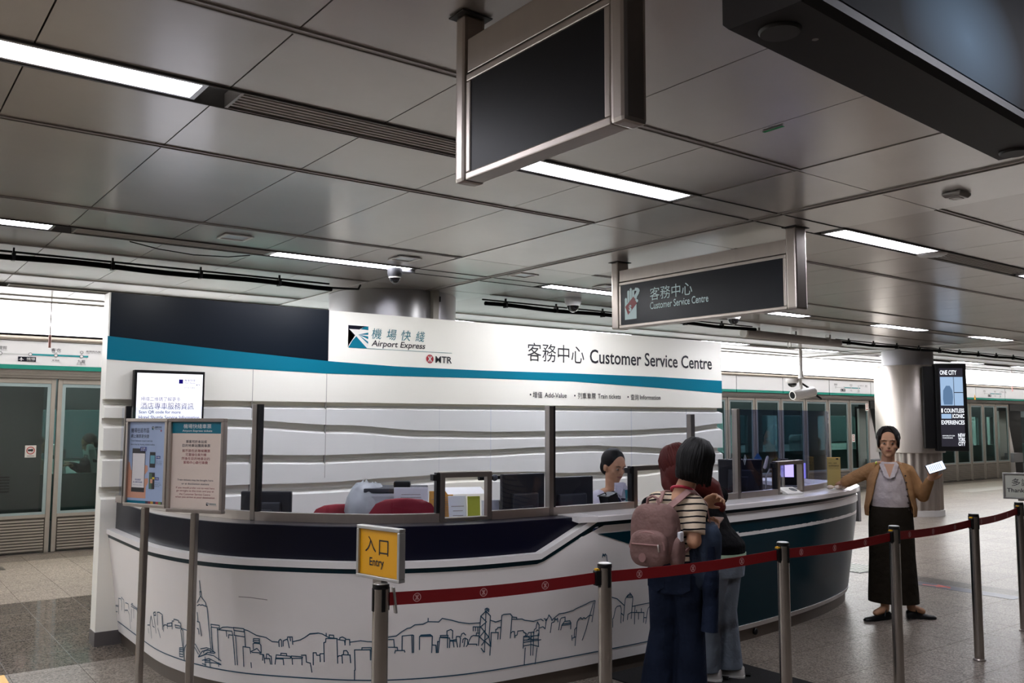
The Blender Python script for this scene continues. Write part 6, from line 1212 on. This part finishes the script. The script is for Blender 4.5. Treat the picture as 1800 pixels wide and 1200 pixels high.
for h_, t_ in ((V((6.93, 4.085, 0)), toeR), (V((7.075, 4.03, 0)), toeL)):
    o = shoe(C_, 'flat_shoe', h_, t_, m_black, .066, .038)
    d = nrm(t_-h_); s = V((-d.y, d.x, 0)); c = h_+d*.085; b = MB(); b.tube([c-s*.033+Z*.035, c-s*.025+Z*.085-d*.02, c+Z*.105-d*.03, c+s*.025+Z*.085-d*.02, c+s*.033+Z*.035], .005, 8); b.build('shoe_strap', m_black, o, smooth=50)
ph = thing('smartphone', 'smartphone with a bright white screen held up by the woman in the cardigan', 'phone', (7.08, 3.73, 1.22))
pu = nrm(V((.80, -.58, .30))); pn = nrm(V((-.72, -.62, .28))-pu*V((-.72, -.62, .28)).dot(pu)); pv = pn.cross(pu)*-1; q = V((7.01, 3.70, 1.245))
b = MB(); b.obox(q, pu, pv, pn, .15, .076, .009); b.build('casing', m_black, ph, bevel=.004)
b = MB(); b.obox(q+pn*.0052, pu, pv, pn, .14, .068, .001); b.build('screen', emat('phone_screen', 'dfeaff', 1.6), ph)
b = MB()
for i in range(7): b.obox(q+pn*.0062+pv*0+pu*(-.05+i*.015), pu, pv, pn, .004, .05, .0006)
b.build('screen_text', emat('phone_text', '8fa0c0', .8), ph)
# ---------------------------------------------------------------- seated people
def sitter(lab, pos, f, zh, hair, top, scale=1.0, sleeves=None, hands=None, skin=None, grp=None, tie=False, legs=True, headf=None):
    p = thing('person', lab, 'person', (pos[0], pos[1], 0), grp); r, f, u = axes(f); hf = nrm(headf or f); P0 = V((pos[0], pos[1], 0)); s = scale; sk = skin or m_skin
    hc = P0+Z*zh; nk = hc-Z*.16*s-f*.02; pel = nk-Z*.45*s-f*.04; sR, sL = nk-Z*.07*s+r*.16*s, nk-Z*.07*s-r*.16*s; hands = hands or [P0+r*.12+f*.3+Z*(nk.z-.36), P0-r*.12+f*.3+Z*(nk.z-.36)]
    b = MB(); head_vol(b, hc, hf, (0, 0, 1), nk, s); tors(b, [(pel-Z*.05, .14*s, .11*s), (pel, .16*s, .12*s), (mid(pel, nk, .5), .14*s, .1*s), (mid(pel, nk, .8), .16*s, .105*s), (nk-Z*.05*s, .13*s, .08*s), (nk, .055*s, .052*s)], r, f)
    E = []
    for sh, h_, k in ((sR, hands[0], 1), (sL, hands[1], -1)):
        e = mid(sh, h_, .5)-Z*.10*s+r*k*.05*s-f*.05; E.append(e); b.capsule([mid(nk-Z*.03, sh, .5), sh, e], [.055*s, .052*s, .042*s]); b.capsule([e, h_], [.042*s, .027*s]); hand_vol(b, h_, h_-e, (0, 0, -1), -k, .6, s)
    if legs:
        for k in (1, -1): b.capsule([pel+r*.09*k, pel+r*.1*k+f*.4*s, pel+r*.1*k+f*.42*s-Z*.40*s], [.085*s, .06*s, .04*s]); b.capsule([pel+r*.1*k+f*.42*s-Z*.4*s, pel+r*.1*k+f*.58*s-Z*.43*s], [.04*s, .028*s])
    b.skin('body', sk, p, .008); face(p, hc, hf, (0, 0, 1), s)
    rh, fh, uh = axes(hf); b = MB(); b.ell(hc+uh*.036*s-fh*.028*s, .088*s, .1*s, .098*s, rh, fh, uh, 24, 16); b.ell(hc-uh*.02*s-fh*.06*s, .08*s, .055*s, .075*s, rh, fh, uh); b.skin('hair', hair, p, .008, 5)
    b = MB(); tors(b, [(pel-Z*.06, .165*s, .135*s), (pel+Z*.05, .168*s, .13*s), (mid(pel, nk, .6), .165*s, .122*s), (mid(pel, nk, .82), .205*s, .125*s), (nk-Z*.05*s, .15*s, .09*s), (nk-Z*.02*s, .08*s, .068*s)], r, f)
    if sleeves is None:
        for sh, e, h_ in ((sR, E[0], hands[0]), (sL, E[1], hands[1])): b.capsule([mid(nk-Z*.03, sh, .5), sh, e], [.06*s, .066*s, .056*s]); b.capsule([e, mid(e, h_, .85)], [.056*s, .04*s])
    t_ = b.skin('jacket' if not tie else 'vest', top, p, .008, 4)
    if sleeves:
        b = MB()
        for sh, e, h_ in ((sR, E[0], hands[0]), (sL, E[1], hands[1])): b.capsule([sh, e], [.063*s, .056*s]); b.capsule([e, mid(e, h_, .85)], [.055*s, .04*s])
        b.skin('shirt_sleeves', sleeves, p, .008, 4)
    if legs:
        b = MB()
        for k in (1, -1): b.capsule([pel+r*.09*k, pel+r*.1*k+f*.4*s], [.1*s, .078*s]); b.tube([pel+r*.1*k+f*.41*s, pel+r*.1*k+f*.42*s-Z*.38*s], [.075*s, .06*s], 16)
        b.skin('trousers', m_denim, p, .009, 4)
    if tie:
        b = MB(); c = nk+f*.06*s
        b.prism([c+r*.075*s+f*.02, c+r*.02*s+f*.055*s-Z*.13, c-r*.02*s+f*.055*s-Z*.13, c-r*.075*s+f*.02, c-r*.05+Z*.04, c+r*.05+Z*.04], f*.012); b.build('shirt_front', m_shirt, t_)
        b = MB(); q = c+f*.075*s; b.prism([q+r*.016-Z*.01, q-r*.016-Z*.01, q-r*.026-Z*.16+f*.02, q-Z*.2+f*.02, q+r*.026-Z*.16+f*.02], f*.008); b.build('tie', mat('tie_teal', '0f6f74', .5), t_)
        for k in (-1, 1): b = MB(); b.prism([c+r*k*.012+f*.045-Z*.005, c+r*k*.062+f*.01+Z*.035, c+r*k*.075+f*.02-Z*.02, c+r*k*.04+f*.055-Z*.055], f*.008); b.build('collar', m_shirt, t_)
    return p
sitter('clerk in a navy vest, white shirt and teal tie seated behind the glass', (4.70, 4.98), (.12, -.99, 0), 1.265, m_hairb, m_suit, 1.0, m_shirt, [V((4.42, 4.72, .93)), V((4.80, 4.64, .99))], m_skin, tie=True, headf=(-.08, -.95, -.3))
sitter('second clerk in a dark vest and white shirt, mostly hidden behind the right-hand monitor', (6.52, 5.30), (-.45, -.9, 0), 1.14, m_hairb, m_suit, 1.0, m_shirt, [V((6.05, 5.16, .98)), V((6.5, 5.0, .86))], m_skin, tie=True, headf=(-.3, -.9, -.4))
m_tank = fabric('tank_white', 'c8ccd0'); m_olive = fabric('jacket_olive', '4b4c2c'); m_tdk = fabric('coat_dark', '1b2226')
sitter('passenger in a white sleeveless top inside the train at the left', (2.02, 12.95), (1, 0, 0), 1.27, m_hair2, m_tank, 1.0, m_skin2, None, m_skin2, legs=False)
sitter('dark-haired train passenger in dark clothes looking at a phone at the left', (2.62, 12.95), (-1, -.1, 0), 1.28, m_hairb, m_tdk, 1.0, None, [V((2.38, 12.80, 1.0)), V((2.38, 12.95, 1.02))], m_skin2, legs=False, headf=(-.9, -.1, -.5))
sitter('train passenger in an olive jacket beyond the glass screen at the right', (18.75, 12.95), (-1, -.2, 0), 1.38, m_hair2, m_olive, 1.0, None, None, m_skin2, legs=False)
